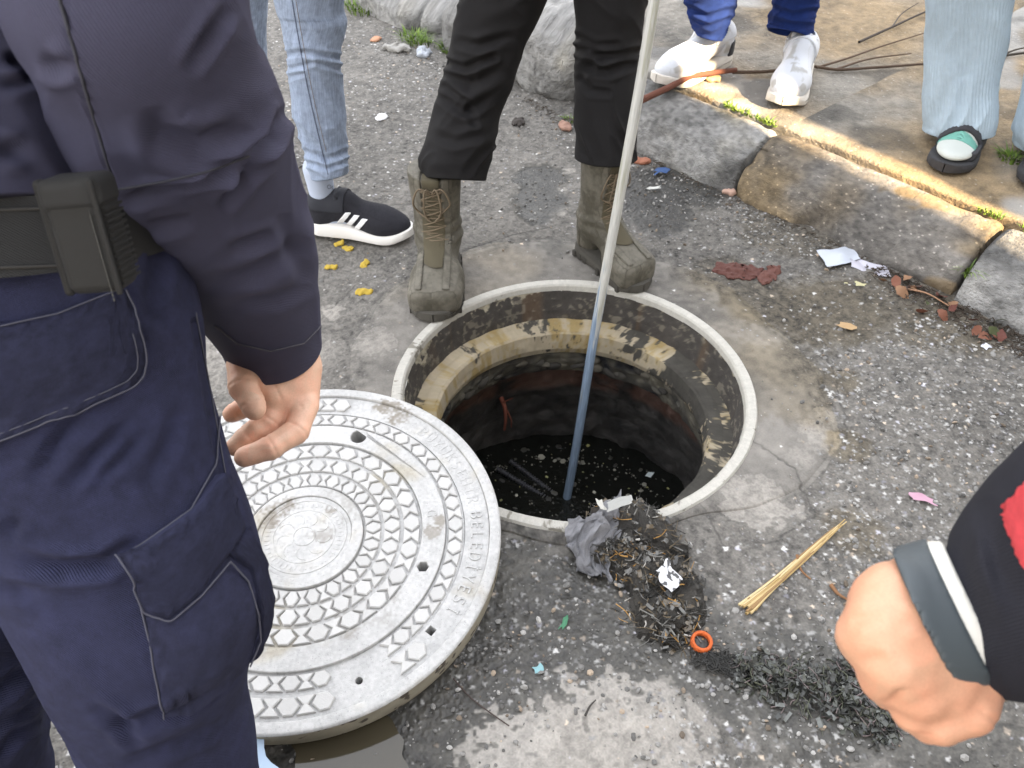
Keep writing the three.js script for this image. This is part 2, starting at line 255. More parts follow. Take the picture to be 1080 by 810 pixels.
{
  const R = rng(11), col = new Float32Array(TN * TN * 3), hgt = new Float32Array(TN * TN), px = GS / TN;
  var dens = (x, z) => wsum(ROUGHER, x, z, 0);
  for (let j = 0; j < TN; j++) for (let i = 0; i < TN; i++) {
    const x = GX0 + (i + 0.5) * px, z = GZ0 + (j + 0.5) * px, k = j * TN + i;
    const n1 = fbm2(x * 1.7, z * 1.7, 3), n2 = fbm2(x * 9, z * 9, 3, 20), n3 = vn2(x * 70, z * 70, 3), n4 = vn2(x * 190, z * 190, 8), w = R() - 0.5;
    const dx = x - MH.x, dz = z - MH.z, r = Math.hypot(dx, dz), cr = r < 0.7 ? collarR(Math.atan2(dz, dx)) : 0.5, onC = r < cr && Math.sin(Math.atan2(dz, dx) - 0.3) < 0.62 + 0.3 * n1 + 0.25 * n2;
    let v = lerp(0.108 * (1 + 0.3 * n1 + 0.3 * n2 + 0.34 * n3 + 0.3 * n4 + 0.5 * w), 0.155 * (1 + 0.22 * n1 + 0.4 * n2 + 0.2 * n3 + 0.2 * w), onC ? sstep(-0.02, 0.07, cr - r + 0.05 * n2 + 0.015 * n3) : 0);
    let cR = 1.06, cG = 0.985, cB = 0.87;
    const wob = 0.5 * n2 + 0.22 * n3;
    let h = onC ? 0.45 + 0.06 * n3 + 0.05 * n4 + 0.05 * w : 0.4 + 0.13 * n3 + 0.16 * n4 + 0.12 * w;
    if (onC) { const b = sstep(-0.05, 0.35, fbm2(x * 4 + 3, z * 4, 3, 40)); cR += 0.05 * b; cB -= 0.08 * b; v *= 1 + 0.12 * b; }
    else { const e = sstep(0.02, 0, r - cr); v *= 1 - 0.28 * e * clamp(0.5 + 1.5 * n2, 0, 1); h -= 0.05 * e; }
    const br = wsum(BROWN, x, z, wob * 0.7); v *= 1 - 0.22 * br; cG -= 0.1 * br; cB -= 0.26 * br;
    const pa = wsum(PALE, x, z, wob * 2.2 + 0.3 * n4 + 0.25 * n3); v = lerp(v, 0.29 * (1 + 0.2 * n3 + 0.25 * w + 0.2 * n2 + 0.15 * n4), pa * 0.92); if (pa > 0.3) h += 0.05 * pa;
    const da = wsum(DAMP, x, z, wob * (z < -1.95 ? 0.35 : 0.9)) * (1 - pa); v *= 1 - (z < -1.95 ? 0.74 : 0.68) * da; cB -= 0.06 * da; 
    for (const c of CRACKS) { const a = c[0]; if (Math.abs(x - a[0]) > 0.6 || Math.abs(z - a[1]) > 0.6) continue; const d = segDist(x + 0.006 * n3, z + 0.006 * n2, c); if (d < 0.003) { const q = sstep(0.003, 0.001, d) * (0.6 + 0.4 * n3); v *= 1 - 0.6 * q; h -= 0.3 * q; } }
    col[k * 3] = v * cR; col[k * 3 + 1] = v * cG; col[k * 3 + 2] = v * cB; hgt[k] = h;
  }
  // exposed aggregate: small angular pale stones
  for (let c = 0; c < 150000; c++) {
    const x = GX0 + R() * GS, z = GZ0 + R() * GS, r = Math.hypot(x - MH.x, z - MH.z), onC = r < 0.58 && r < collarR(Math.atan2(z - MH.z, x - MH.x));
    const d = dens(x, z), pa = wsum(PALE, x, z, 0), far = z < -2.2 ? 0.5 : 0; let keep = onC ? 0.07 : 0.22 + 0.8 * d + 0.3 * far + 0.25 * vn2(x * 5, z * 5, 77); keep *= 1 - 0.75 * pa; keep *= 1 - 0.9 * (z < -1.85 ? wsum(DAMP, x, z, 0) : 0);
    if (R() > keep) continue;
    const rad = (0.0011 + Math.pow(R(), 2.6) * (onC ? 0.0025 : 0.0042)) / px, as = 0.55 + R() * 0.45, an = R() * 3.14, ca = Math.cos(an), sa = Math.sin(an), m = Math.ceil(rad + 1), k1 = R() * 6.28, k2 = R() * 6.28;
    const damp = wsum(DAMP, x, z, 0), t = R(), v = (0.18 + 0.42 * R() * R() + (R() < 0.16 ? 0.2 : 0)) * (1 - 0.35 * damp), cr = 1 + (t < 0.12 ? 0.2 : 0.02), cb = t < 0.12 ? 0.78 : t > 0.9 ? 1.08 : 0.95;
    const ci = (x - GX0) / px, cj = (z - GZ0) / px, hi = 0.55 + 0.35 * R();
    for (let j = -m; j <= m; j++) for (let i = -m; i <= m; i++) {
      const I = Math.floor(ci) + i, J = Math.floor(cj) + j; if (I < 0 || J < 0 || I >= TN || J >= TN) continue;
      const ex = I + 0.5 - ci, ey = J + 0.5 - cj, u = ex * ca + ey * sa, w = (-ex * sa + ey * ca) / as, a = Math.atan2(w, u), e = rad * (1 + 0.22 * Math.cos(3 * a + k1) + 0.16 * Math.cos(4 * a + k2)), q = clamp(e - Math.hypot(u, w) + 0.5, 0, 1);
      if (!q) continue; const k = J * TN + I; const f = q * 0.92;
      col[k * 3] = lerp(col[k * 3], v * cr, f); col[k * 3 + 1] = lerp(col[k * 3 + 1], v, f); col[k * 3 + 2] = lerp(col[k * 3 + 2], v * cb, f); hgt[k] = lerp(hgt[k], hi, f);
    }
  }
  const cd = new Uint8Array(TN * TN * 4), hd = new Uint8Array(TN * TN * 4);
  for (let j = 0; j < TN; j++) for (let i = 0; i < TN; i++) {
    const k = j * TN + i; for (let c = 0; c < 3; c++) cd[k * 4 + c] = 255 * Math.pow(clamp(col[k * 3 + c], 0, 1), 1 / 2.2);
    const x = GX0 + (i + 0.5) * px, z = GZ0 + (j + 0.5) * px, da = (i & 3) || (j & 3) ? -1 : wsum(DAMP, x, z, 0.3 * vn2(x * 9, z * 9, 20));
    hd[k * 4] = 255 * clamp(hgt[k], 0, 1); hd[k * 4 + 1] = da < 0 ? hd[(((j & ~3) * TN) + (i & ~3)) * 4 + 1] : 255 * (0.92 - 0.42 * da); hd[k * 4 + 2] = 0; cd[k * 4 + 3] = hd[k * 4 + 3] = 255;
  }
  var groundCol = dataTex(cd, TN, TN, true), groundRel = dataTex(hd, TN, TN, false);
}
for (const t of [groundCol, groundRel]) t.wrapS = t.wrapT = THREE.MirroredRepeatWrapping;
const roadMat = new THREE.MeshStandardMaterial({ map: groundCol, bumpMap: groundRel, bumpScale: 0.007, roughnessMap: groundRel, roughness: 1 });
const gUV = (g) => { const p = g.attributes.position, uv = new Float32Array(p.count * 2); for (let i = 0; i < p.count; i++) { uv[i * 2] = (p.getX(i) - GX0) / GS; uv[i * 2 + 1] = (p.getZ(i) - GZ0) / GS; } g.setAttribute('uv', new THREE.BufferAttribute(uv, 2)); return g; };
function gridSheet(x0, x1, z0, z1, step, far, hf, skip) {
  const nx = Math.round((x1 - x0) / step), nz = Math.round((z1 - z0) / step), pos = [], idx = [];
  for (let j = 0; j <= nz; j++) for (let i = 0; i <= nx; i++) { const x = lerp(x0, x1, i / nx), z = lerp(z0, z1, j / nz), e = i === 0 || j === 0 || i === nx || j === nz; pos.push(x, e ? 0 : hf(x, z), z); }
  for (let j = 0; j < nz; j++) for (let i = 0; i < nx; i++) { const a = j * (nx + 1) + i; if (skip && skip(lerp(x0, x1, (i + 0.5) / nx), lerp(z0, z1, (j + 0.5) / nz))) continue; idx.push(a, a + nx + 1, a + 1, a + 1, a + nx + 1, a + nx + 2); }
  const b = pos.length / 3, X = [-far, x0, x1, far], Z = [-far, z0, z1, far];
  for (const z of Z) for (const x of X) pos.push(x, 0, z);
  for (let j = 0; j < 3; j++) for (let i = 0; i < 3; i++) { if (i === 1 && j === 1) continue; const a = b + j * 4 + i; idx.push(a, a + 4, a + 1, a + 1, a + 4, a + 5); }
  return gUV(geoOf(pos, idx));
}
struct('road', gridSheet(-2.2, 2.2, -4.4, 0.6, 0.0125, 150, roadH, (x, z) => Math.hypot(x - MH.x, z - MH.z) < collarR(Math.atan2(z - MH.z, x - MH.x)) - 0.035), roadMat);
{
  const pos = [], idx = [], N = 240, M = 14;
  for (let j = 0; j <= M; j++) for (let i = 0; i <= N; i++) {
    const a = i / N * 2 * Math.PI, r = lerp(MR - 0.012, collarR(a), j / M), x = MH.x + r * Math.cos(a), z = MH.z + r * Math.sin(a);
    pos.push(x, j === M ? roadH(x, z) - 0.012 : roadH(x, z) + 0.0075 - 0.0055 * sstep(0.6, 1, j / M) + 0.0015 * vn2(x * 14, z * 14, 4), z);
  }
  for (let j = 0; j < M; j++) for (let i = 0; i < N; i++) { const k = j * (N + 1) + i; idx.push(k, k + 1, k + N + 1, k + 1, k + N + 2, k + N + 1); }
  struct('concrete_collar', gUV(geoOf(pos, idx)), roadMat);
}
const onRoad = (x, z, dy = 0) => { const r = Math.hypot(x - MH.x, z - MH.z); return V(x, roadH(x, z) + (r < 0.6 ? 0.0075 : 0) + dy, z); };
const onG = (px, py, dy = 0) => { const g = G(px, py); return onRoad(g.x, g.z, dy); };

// ---------------------------------------------------------------- kerb and pavement
const kerbTex = tex(1024, 1024, (i, j, o) => {
  const x = i / 1024 * 1.4, z = j / 1024 * 1.4, n1 = fbm2(x * 3, z * 3, 4, 60), n2 = fbm2(x * 16, z * 16, 3, 70), n3 = vn2(x * 90, z * 90, 5), w = hash(i, j, 5);
  let v = 0.125 * (1 + 0.5 * n1 + 0.5 * n2 + 0.3 * n3 + 0.16 * w), b = sstep(-0.1, 0.4, fbm2(x * 4 + 5, z * 4 + 2, 3, 90));
  const c = hash(i >> 2, j >> 2, 9) > 0.93 && n3 > 0 ? 0.16 : 0; v += c;
  o[0] = v * (1.06 + 0.25 * b); o[1] = v * (0.98 + 0.0 * b); o[2] = v * (0.88 - 0.32 * b);
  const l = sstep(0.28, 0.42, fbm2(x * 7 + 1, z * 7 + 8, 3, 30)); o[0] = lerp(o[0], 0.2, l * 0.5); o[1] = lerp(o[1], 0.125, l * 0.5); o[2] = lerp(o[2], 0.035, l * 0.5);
}, true);
const kerbPale = tex(512, 512, (i, j, o) => {
  const x = i / 512 * 1.2, z = j / 512 * 1.2, n1 = fbm2(x * 3, z * 3, 4, 160), n2 = fbm2(x * 14, z * 14, 3, 170), n3 = vn2(x * 80, z * 80, 5);
  const v = 0.25 * (1 + 0.5 * n1 + 0.5 * n2 + 0.3 * n3), b = sstep(0, 0.4, fbm2(x * 5 + 5, z * 5, 3, 90));
  o[0] = v * (1.02 + 0.06 * b); o[1] = v; o[2] = v * (0.95 - 0.16 * b);
  const d = sstep(0.12, 0.4, fbm2(x * 4, z * 4 + 7, 4, 201)); for (let c = 0; c < 3; c++) o[c] *= 1 - 0.5 * d;
}, true);
const grainRel = tex(512, 512, (i, j, o) => { const x = i / 64, z = j / 64; o[0] = 0.5 + 0.3 * fbm2(x * 2, z * 2, 4, 3) + 0.12 * vn2(x * 12, z * 12, 4) + 0.1 * hash(i, j, 1); o[1] = 0.9; o[2] = 0; });
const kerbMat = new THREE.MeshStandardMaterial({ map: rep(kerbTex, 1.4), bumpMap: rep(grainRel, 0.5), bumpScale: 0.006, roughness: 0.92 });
const kerbMat2 = new THREE.MeshStandardMaterial({ map: rep(kerbPale, 1.2), bumpMap: rep(grainRel, 0.5), bumpScale: 0.014, roughness: 0.92 });
const PH = 0.14;
{
  const kerb = new THREE.Group(); kerb.name = 'kerb'; kerb.userData.kind = 'structure'; scene.add(kerb);
  const prof = [[0.0, -0.04], [0.0, 0.0], [0.014, 0.04], [0.04, 0.085], [0.075, 0.117], [0.115, 0.135], [0.155, 0.142], [0.19, 0.14], [0.208, 0.132], [0.215, 0.11], [0.216, -0.04]];
  const stone = (t0, t1, m, sd, rough = 0.006, dy = 0) => {
    const pos = [], idx = [], uv = [], N = Math.round((t1 - t0) / 0.01), curve = new THREE.CatmullRomCurve3(prof.map(([s, y]) => V(s, y, 0))), M = 44;
    for (let i = 0; i <= N; i++) for (let j = 0; j <= M; j++) {
      const t = lerp(t0, t1, i / N), q = curve.getPoint(j / M), en = Math.min(t - t0, t1 - t), k = 1 - 0.07 * Math.exp(-en / 0.008);
      const d = rough * (1.1 * fbm3(t * 9, q.x * 9 + sd, q.y * 9, 3) + 0.6 * vn(t * 40, q.x * 40, q.y * 40 + sd)) - 0.012 * sstep(0.25, 0.6, vn(t * 7, q.x * 12 + sd, q.y * 12));
      const s = 0.108 + (q.x - 0.108) * k + d * (q.x < 0.1 ? -1 : 0.3), y = (q.y > 0 ? q.y * (0.6 + 0.4 * k) : q.y) + d + dy;
      const p = kp(t, s, y); pos.push(p.x, p.y, p.z); uv.push(t, curve.getPoint(j / M).x + q.y);
    }
    for (let i = 0; i < N; i++) for (let j = 0; j < M; j++) { const a = i * (M + 1) + j; idx.push(a, a + 1, a + M + 1, a + 1, a + M + 2, a + M + 1); }
    for (const [base, f] of [[0, 1], [N * (M + 1), 0]]) for (let j = 1; j < M; j++) f ? idx.push(base, base + j + 1, base + j) : idx.push(base, base + j, base + j + 1);
    return part('kerb_stone', geoOf(pos, idx, uv), m, kerb);
  };
  stone(-0.6, -0.006, kerbMat2, 3, 0.007, -0.004).userData.label = 'pale worn kerb stone';
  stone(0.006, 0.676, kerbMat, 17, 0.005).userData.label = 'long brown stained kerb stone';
  stone(0.69, 1.45, kerbMat2, 29, 0.005).userData.label = 'grey kerb stone';
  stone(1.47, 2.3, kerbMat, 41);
  // pavement
  const pavTex = tex(1024, 1024, (i, j, o) => {
    const x = i / 1024 * 2.6, z = j / 1024 * 2.6, n1 = fbm2(x * 2, z * 2, 4, 260), n2 = fbm2(x * 10, z * 10, 3, 270), n3 = vn2(x * 60, z * 60, 5), w = hash(i, j, 6);
    let v = 0.165 * (1 + 0.5 * n1 + 0.4 * n2 + 0.22 * n3 + 0.2 * w); const b = sstep(-0.25, 0.35, fbm2(x * 1.8 + 3, z * 1.8, 4, 290)), g = sstep(0.1, 0.3, fbm2(x * 3 + 9, z * 3, 3, 300));
    o[0] = v * (1.06 + 0.24 * b); o[1] = v * (0.97 - 0.03 * b); o[2] = v * (0.82 - 0.3 * b);
    for (let c = 0; c < 3; c++) o[c] = lerp(o[c], [0.27, 0.265, 0.25][c] * (1 + 0.3 * n2), g * 0.75);
    const d = sstep(0.16, 0.4, fbm2(x * 5, z * 5 + 7, 4, 310)); for (let c = 0; c < 3; c++) o[c] *= 1 - 0.45 * d;
    if (hash(i >> 1, j >> 1, 19) > 0.985) for (let c = 0; c < 3; c++) o[c] += 0.12;
  }, true);
  const pm = new THREE.MeshStandardMaterial({ map: rep(pavTex, 2.6), bumpMap: rep(grainRel, 0.6), bumpScale: 0.008, roughness: 0.93 });
  const pos = [], uv = [], idx = [], ss = [0.226, 0.23], T = []; for (let s = 0.245; s < 2.4; s += 0.022) ss.push(s); ss.push(4, 60);
  T.push(-60, -6); for (let t = -3.4; t < 2.2; t += 0.022) T.push(t); T.push(6, 60);
  for (const t of T) ss.forEach((s, j) => { const p = kp(t, s + (j < 2 ? 0.006 * vn2(t * 14, 3) : 0), 0), in1 = t > -4 && t < 3 && s < 3; pos.push(p.x, j === 0 ? 0.02 : PH + (in1 ? 0.007 * fbm2(t * 3, s * 3, 3, 5) + 0.003 * vn2(t * 14, s * 14, 6) : 0) - (j === 1 ? 0.006 : 0), p.z); uv.push(t, j ? s : s - 0.12); });
  const W = ss.length; for (let i = 0; i + 1 < T.length; i++) for (let j = 0; j + 1 < W; j++) { const a = i * W + j; idx.push(a, a + 1, a + W, a + 1, a + W + 1, a + W); }
  struct('pavement', geoOf(pos, idx, uv), pm);
}
const onP = (px, py, dy = 0) => G(px, py, PH).setY(PH + dy);
function rock(name, label, cat, c, r, sd, m, squash = 0.6, cut = 0.7, yaw = 0) {
  const g = nets((p) => { const a = Math.cos(yaw), b = Math.sin(yaw), q = [p[0] * a + p[2] * b, p[1], -p[0] * b + p[2] * a]; let d = ell(q, [0, 0, 0], [r[0], r[1], r[2]]); d = Math.max(d, rbox(q, [0, 0, 0], [r[0] * cut - 0.05, r[1] * cut - 0.05, r[2] * cut - 0.05], 0.065)); return d + r[1] * (0.16 * fbm3(p[0] * 9 + sd, p[1] * 9, p[2] * 9, 3) + 0.03 * vn(p[0] * 60, p[1] * 60, p[2] * 60 + sd)); }, r.map((x, i) => -Math.max(r[0], r[2]) * 1.15), r.map(() => Math.max(r[0], r[2]) * 1.15), 0.011);
  const gp = g.attributes.position, gu = g.attributes.uv; for (let i = 0; i < gp.count; i++) gu.setXY(i, gp.getX(i) * 0.8 + gp.getZ(i) * 0.6 + sd, gp.getY(i) + 0.5 * (gp.getZ(i) * 0.8 - gp.getX(i) * 0.6)); const o = solo(name, g, m, label, cat); o.position.set(...c); return o;
}
{
  const mk = (t, s, y) => { const p = kp(t, s, y); return [p.x, p.y, p.z]; }, yaw = Math.atan2(KZ, KX);
  rock('boulder', 'large pale rough stone standing at the pavement edge between the black trouser legs', 'stone', mk(-0.93, 0.22, 0.09), [0.24, 0.19, 0.2], 5, kerbMat2, 0.6, 0.82, yaw);
  rock('boulder', 'pale stone partly hidden by the bent black trouser leg', 'stone', mk(-1.33, 0.19, 0.06), [0.2, 0.17, 0.17], 15, kerbMat2, 0.6, 0.82, yaw);
  rock('stone_slab', 'flat pale stone with grass growing along its foot', 'stone', mk(-1.86, 0.24, 0.03), [0.34, 0.12, 0.22], 25, kerbMat2, 0.6, 0.86, yaw);
}

// ---------------------------------------------------------------- the open manhole
const cream = [0.5, 0.45, 0.34];
{
  const wallTex = tex(2048, 128, (i, j, o) => {                   // u = round the ring, v = down the profile: mud on cream plastic
    const a = i / 2048 * 2 * Math.PI, v = j / 128, x = Math.cos(a) * 4, y = Math.sin(a) * 4, n = fbm3(x * 1.3, y * 1.3, v * 1.6, 4), n2 = fbm3(x * 7, y * 7, v * 8, 3), w = hash(i, j, 4);
    const far = sstep(0.35, 0.9, Math.cos(a - 3.75));
    const mud = 1 - 0.9 * sstep(0.02, 0.2, n * 0.9 + 0.55 * n2 + 0.3 * far - 1.5 * v - 0.12) - 0.3 * sstep(0.1, 0.4, n2 + 0.3 * n);
    const m = 0.075 * (1 + 0.5 * n2 + 0.3 * w * 0.4), rust = sstep(0.25, 0.5, fbm3(x * 2 + 7, y * 2, 3, 3));
    o[0] = lerp(cream[0] * (0.9 + 0.2 * n2), m * 1.12 + 0.06 * rust, mud); o[1] = lerp(cream[1] * (0.9 + 0.2 * n2), m * 0.98 + 0.025 * rust, mud); o[2] = lerp(cream[2] * (0.88 + 0.2 * n2), m * 0.84, mud);
  }, true);
  const ledgeTex = tex(2048, 128, (i, j, o) => {
    const a = i / 2048 * 2 * Math.PI, v = j / 128, x = Math.cos(a) * 4, y = Math.sin(a) * 4, n = fbm3(x * 1.8, y * 1.8, v * 2 + 5, 4), n2 = fbm3(x * 8, y * 8, v * 9, 3);
    const near = 0.6 * sstep(-0.1, -0.8, Math.cos(a - 3.3)), mud = sstep(0.12, 0.42, n + 0.7 * n2 - 0.12 + near), mo = sstep(-0.1, 0.45, fbm3(x * 3 + 4, y * 3, 8 + v, 3) + 0.5 * n2);
    const m = 0.06 * (1 + 0.5 * n2); const b = [lerp(0.55, 0.42, mo), lerp(0.47, 0.31, mo), lerp(0.33, 0.13, mo)];
    o[0] = lerp(b[0] * (1 + 0.2 * n2), m * 1.1, mud); o[1] = lerp(b[1] * (1 + 0.2 * n2), m, mud); o[2] = lerp(b[2] * (1 + 0.2 * n2), m * 0.8, mud);
  }, true);
  const rimTex = tex(2048, 64, (i, j, o) => {
    const a = i / 2048 * 2 * Math.PI, x = Math.cos(a) * 4, y = Math.sin(a) * 4, n = fbm3(x * 2.2, y * 2.2, j / 90, 4), n2 = fbm3(x * 14, y * 14, j / 9, 3), d = sstep(0.3, 0.46, n + 0.5 * n2);
    const v = 0.47 * (1 + 0.16 * n2 + 0.08 * hash(i, j, 2)); o[0] = lerp(v, 0.2, d); o[1] = lerp(v * 0.965, 0.185, d); o[2] = lerp(v * 0.86, 0.15, d);
  }, true);
  const frame = thing('manhole_surround', 'round cream and white plastic manhole frame set in the concrete, caked with brown mud inside', 'manhole', [MH.x, 0, MH.z]);
  const lathe = (pts, n, wob = 0, sd = 0, ang = 256) => {
    const c = new THREE.CatmullRomCurve3(pts.map(([r, y]) => V(r, y, 0)), false, 'catmullrom', 0.0), pos = [], uv = [], idx = [];
    for (let i = 0; i <= ang; i++) { const a = i / ang * 2 * Math.PI; for (let j = 0; j <= n; j++) { const q = c.getPoint(j / n), d = wob ? wob * (fbm3(Math.cos(a) * q.x * 30 + sd, Math.sin(a) * q.x * 30, q.y * 30, 3)) : 0; pos.push((q.x - d) * Math.cos(a), q.y + d * 0.6, (q.x - d) * Math.sin(a)); uv.push(i / ang, j / n); } }
    for (let i = 0; i < ang; i++) for (let j = 0; j < n; j++) { const k = i * (n + 1) + j; idx.push(k, k + 1, k + n + 1, k + 1, k + n + 2, k + n + 1); }
    return geoOf(pos, idx, uv);
  };
  part('rim', lathe([[0.402, -0.05], [0.402, 0.008], [0.399, 0.013], [0.381, 0.013], [0.377, 0.009], [0.3755, -0.006]], 40, 0.0012, 3), std([1, 1, 1], { map: rimTex, roughness: 0.7, bumpMap: rep(grainRel, 0.05), bumpScale: 0.001 }), frame).userData.label = 'white worn top rim';
  part('inner_wall', lathe([[0.375, -0.004], [0.371, -0.03], [0.368, -0.06], [0.365, -0.088]], 24, 0.006, 9), std([1, 1, 1], { map: wallTex, roughness: 0.8, bumpMap: rep(grainRel, 0.06), bumpScale: 0.004 }), frame).userData.label = 'mud-caked inner wall';
  part('seat_ledge', lathe([[0.366, -0.086], [0.345, -0.09], [0.318, -0.091], [0.312, -0.096], [0.31, -0.12], [0.309, -0.142], [0.315, -0.16]], 40, 0.004, 21), std([1, 1, 1], { map: ledgeTex, roughness: 0.7, bumpMap: rep(grainRel, 0.06), bumpScale: 0.003 }), frame).userData.label = 'cream seat ledge, flaked and stained';
  // the shaft below
  const sh = lathe([[0.34, -0.14], [0.322, -0.165], [0.326, -0.2], [0.335, -0.24], [0.372, -0.262], [0.394, -0.29], [0.398, -0.34], [0.402, -0.38], [0.41, -0.46], [0.412, -0.56], [0.412, -0.75]], 90, 0.02, 33, 300);
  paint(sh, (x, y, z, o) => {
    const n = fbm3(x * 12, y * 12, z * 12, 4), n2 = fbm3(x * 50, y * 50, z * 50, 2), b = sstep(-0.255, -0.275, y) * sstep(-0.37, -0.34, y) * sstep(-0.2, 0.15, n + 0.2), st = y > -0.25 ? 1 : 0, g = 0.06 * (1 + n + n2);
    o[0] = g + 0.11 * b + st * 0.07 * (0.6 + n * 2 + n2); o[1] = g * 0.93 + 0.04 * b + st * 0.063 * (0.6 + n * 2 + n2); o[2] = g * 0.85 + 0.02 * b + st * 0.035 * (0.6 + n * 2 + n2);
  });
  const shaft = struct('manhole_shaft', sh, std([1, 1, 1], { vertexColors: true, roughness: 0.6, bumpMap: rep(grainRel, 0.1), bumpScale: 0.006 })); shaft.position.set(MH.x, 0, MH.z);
  // stones bedded under the ledge
  const R = rng(5), sg = []; for (let i = 0; i < 4; i++) sg.push(nets((p) => ell(p, [0, 0, 0], [0.022, 0.013, 0.012]) + 0.004 * fbm3(p[0] * 40 + i * 5, p[1] * 40, p[2] * 40, 2), [-0.03, -0.02, -0.02], [0.03, 0.02, 0.02], 0.0035));
  const sm = [std([0.06, 0.055, 0.045]), std([0.035, 0.032, 0.027]), std([0.1, 0.09, 0.07])];
  for (let i = 0; i < 78; i++) { const a = i / 78 * 6.283 + R() * 0.16, o = part('stone', sg[i % 4], sm[Math.floor(R() * 3)], shaft); o.position.set(0.33 * Math.cos(a), -0.175 - 0.05 * R(), 0.33 * Math.sin(a)); o.rotation.set(R() - 0.5, -a + 1.57, R() - 0.5); o.scale.set(0.5 + R() * 0.7, 0.5 + R() * 0.9, 0.6 + R() * 0.5); }
  const WY = -0.57;
  const wat = new THREE.CircleGeometry(0.44, 64).rotateX(-Math.PI / 2); const w = struct('sewer_water', wat, new THREE.MeshPhysicalMaterial({ color: lin(0.008, 0.0085, 0.007), roughness: 0.12, bumpMap: rep(grainRel, 0.9), bumpScale: 0.004 })); w.position.set(MH.x, WY, MH.z);
  // scum and litter afloat
  const chip = new THREE.IcosahedronGeometry(1, 0), N = 900, im = new THREE.InstancedMesh(chip, std([1, 1, 1], { roughness: 0.6 }), N), M = new THREE.Matrix4(), Q = new THREE.Quaternion(), C = new THREE.Color();
  for (let i = 0; i < N; i++) {
    const arc = i < 110, a = arc ? Math.PI * (1.0 + R() * 1.0) : R() * 6.283, r = arc ? 0.32 + 0.012 * vn2(a * 6, 1) + R() * 0.02 : 0.4 * Math.sqrt(R()), s = (arc ? 0.0016 : 0.0022) + Math.pow(R(), 4) * 0.007;
    M.compose(V(MH.x + r * Math.cos(a), WY + 0.001, MH.z + 0.02 + r * Math.sin(a)), Q.setFromEuler(new THREE.Euler(0, R() * 6, 0)), V(s * (0.6 + R()), 0.002, s * (0.6 + R()))); im.setMatrixAt(i, M);
    const t = R(), v = arc ? 0.1 + 0.16 * R() : t < 0.7 ? 0.02 + 0.05 * R() : 0.1 + 0.25 * R(); C.setRGB(v * 1.05, v, v * (t > 0.9 ? 0.4 : 0.8)); im.setColorAt(i, C);
  }
  im.name = 'floating_scum'; im.userData.kind = 'stuff'; im.userData.label = 'specks of scum and litter floating on the dark water'; scene.add(im);
  const bar = (a, b, label) => {
    const A = G(...a, WY + 0.012), B = G(...b, WY - 0.01), L = A.distanceTo(B), pos = [], idx = [], n = 140, m = 10;
    for (let i = 0; i <= n; i++) for (let j = 0; j <= m; j++) { const r = (i === 0 || i === n ? 0 : 1) * (0.0062 + 0.0016 * (Math.sin(i * 1.1) > 0 ? 1 : -1)), t = j / m * 6.283; pos.push(r * Math.cos(t), r * Math.sin(t), i / n * L); }
    for (let i = 0; i < n; i++) for (let j = 0; j < m; j++) { const k = i * (m + 1) + j; idx.push(k, k + 1, k + m + 1, k + 1, k + m + 2, k + m + 1); }
    const o = solo('ribbed_bar', boxUV(geoOf(pos, idx)), std([0.05, 0.05, 0.055], { roughness: 0.35 }), label, 'bar', undefined); o.position.copy(A); o.lookAt(B);
  };
  bar([524, 494], [588, 532], 'dark ribbed bar in the manhole water, the longer and nearer of the two'); bar([538, 486], [594, 528], 'dark ribbed bar in the manhole water, the shorter one touching the pole');
  const scrap = (name, label, cat, px, py, h, sx, sz, m, sd, rot = 0.3) => {
    const g = new THREE.PlaneGeometry(sx, sz, 8, 8).rotateX(-Math.PI / 2), p = g.attributes.position; for (let i = 0; i < p.count; i++) { const x = p.getX(i), z = p.getZ(i); p.setXYZ(i, x + 0.2 * sx * vn2(z / sz * 2.3, sd), 0.25 * Math.min(sx, sz) * (fbm2(x / sx * 1.8 + sd, z / sz * 1.8, 2) + 0.3), z + 0.2 * sz * vn2(x / sx * 2.3, sd + 5)); }
    g.computeVertexNormals(); const o = solo(name, g, m, label, cat); o.position.copy(G(px, py, h)); o.rotation.y = rot; return o;
  };
  var scrapAt = scrap;
  scrap('plastic_scrap', 'small white plastic scrap afloat in the manhole right of the pole', 'plastic scrap', 685, 500, WY + 0.004, 0.022, 0.015, std([0.6, 0.65, 0.65], { side: THREE.DoubleSide }), 3, 0.9);
  scrap('plastic_scrap', 'small yellow scrap afloat in the far part of the manhole', 'plastic scrap', 663, 435, -0.5, 0.014, 0.01, std([0.4, 0.33, 0.06], { side: THREE.DoubleSide }), 4);
  // a red root hanging on the shaft wall
  const a = Math.atan2(-0.36, -0.17), q = (dr, y, da = 0) => V(MH.x + (0.39 - dr) * Math.cos(a + da), y, MH.z + (0.39 - dr) * Math.sin(a + da));
  solo('root', merge([taper([q(0, -0.36), q(0.025, -0.375), q(0.03, -0.42), q(0.022, -0.47)], 0.007, 0.004, 14, 6), taper([q(0.02, -0.38, 0.01), q(0.035, -0.42, 0.04), q(0.03, -0.46, 0.05)], 0.003, 0.0015, 8, 5), taper([q(0.02, -0.36, -0.01), q(0.035, -0.34, 0.06)], 0.002, 0.001, 6, 5)]), std([0.22, 0.07, 0.045]), 'reddish root hanging from the shaft wall left of the pole', 'root');
}
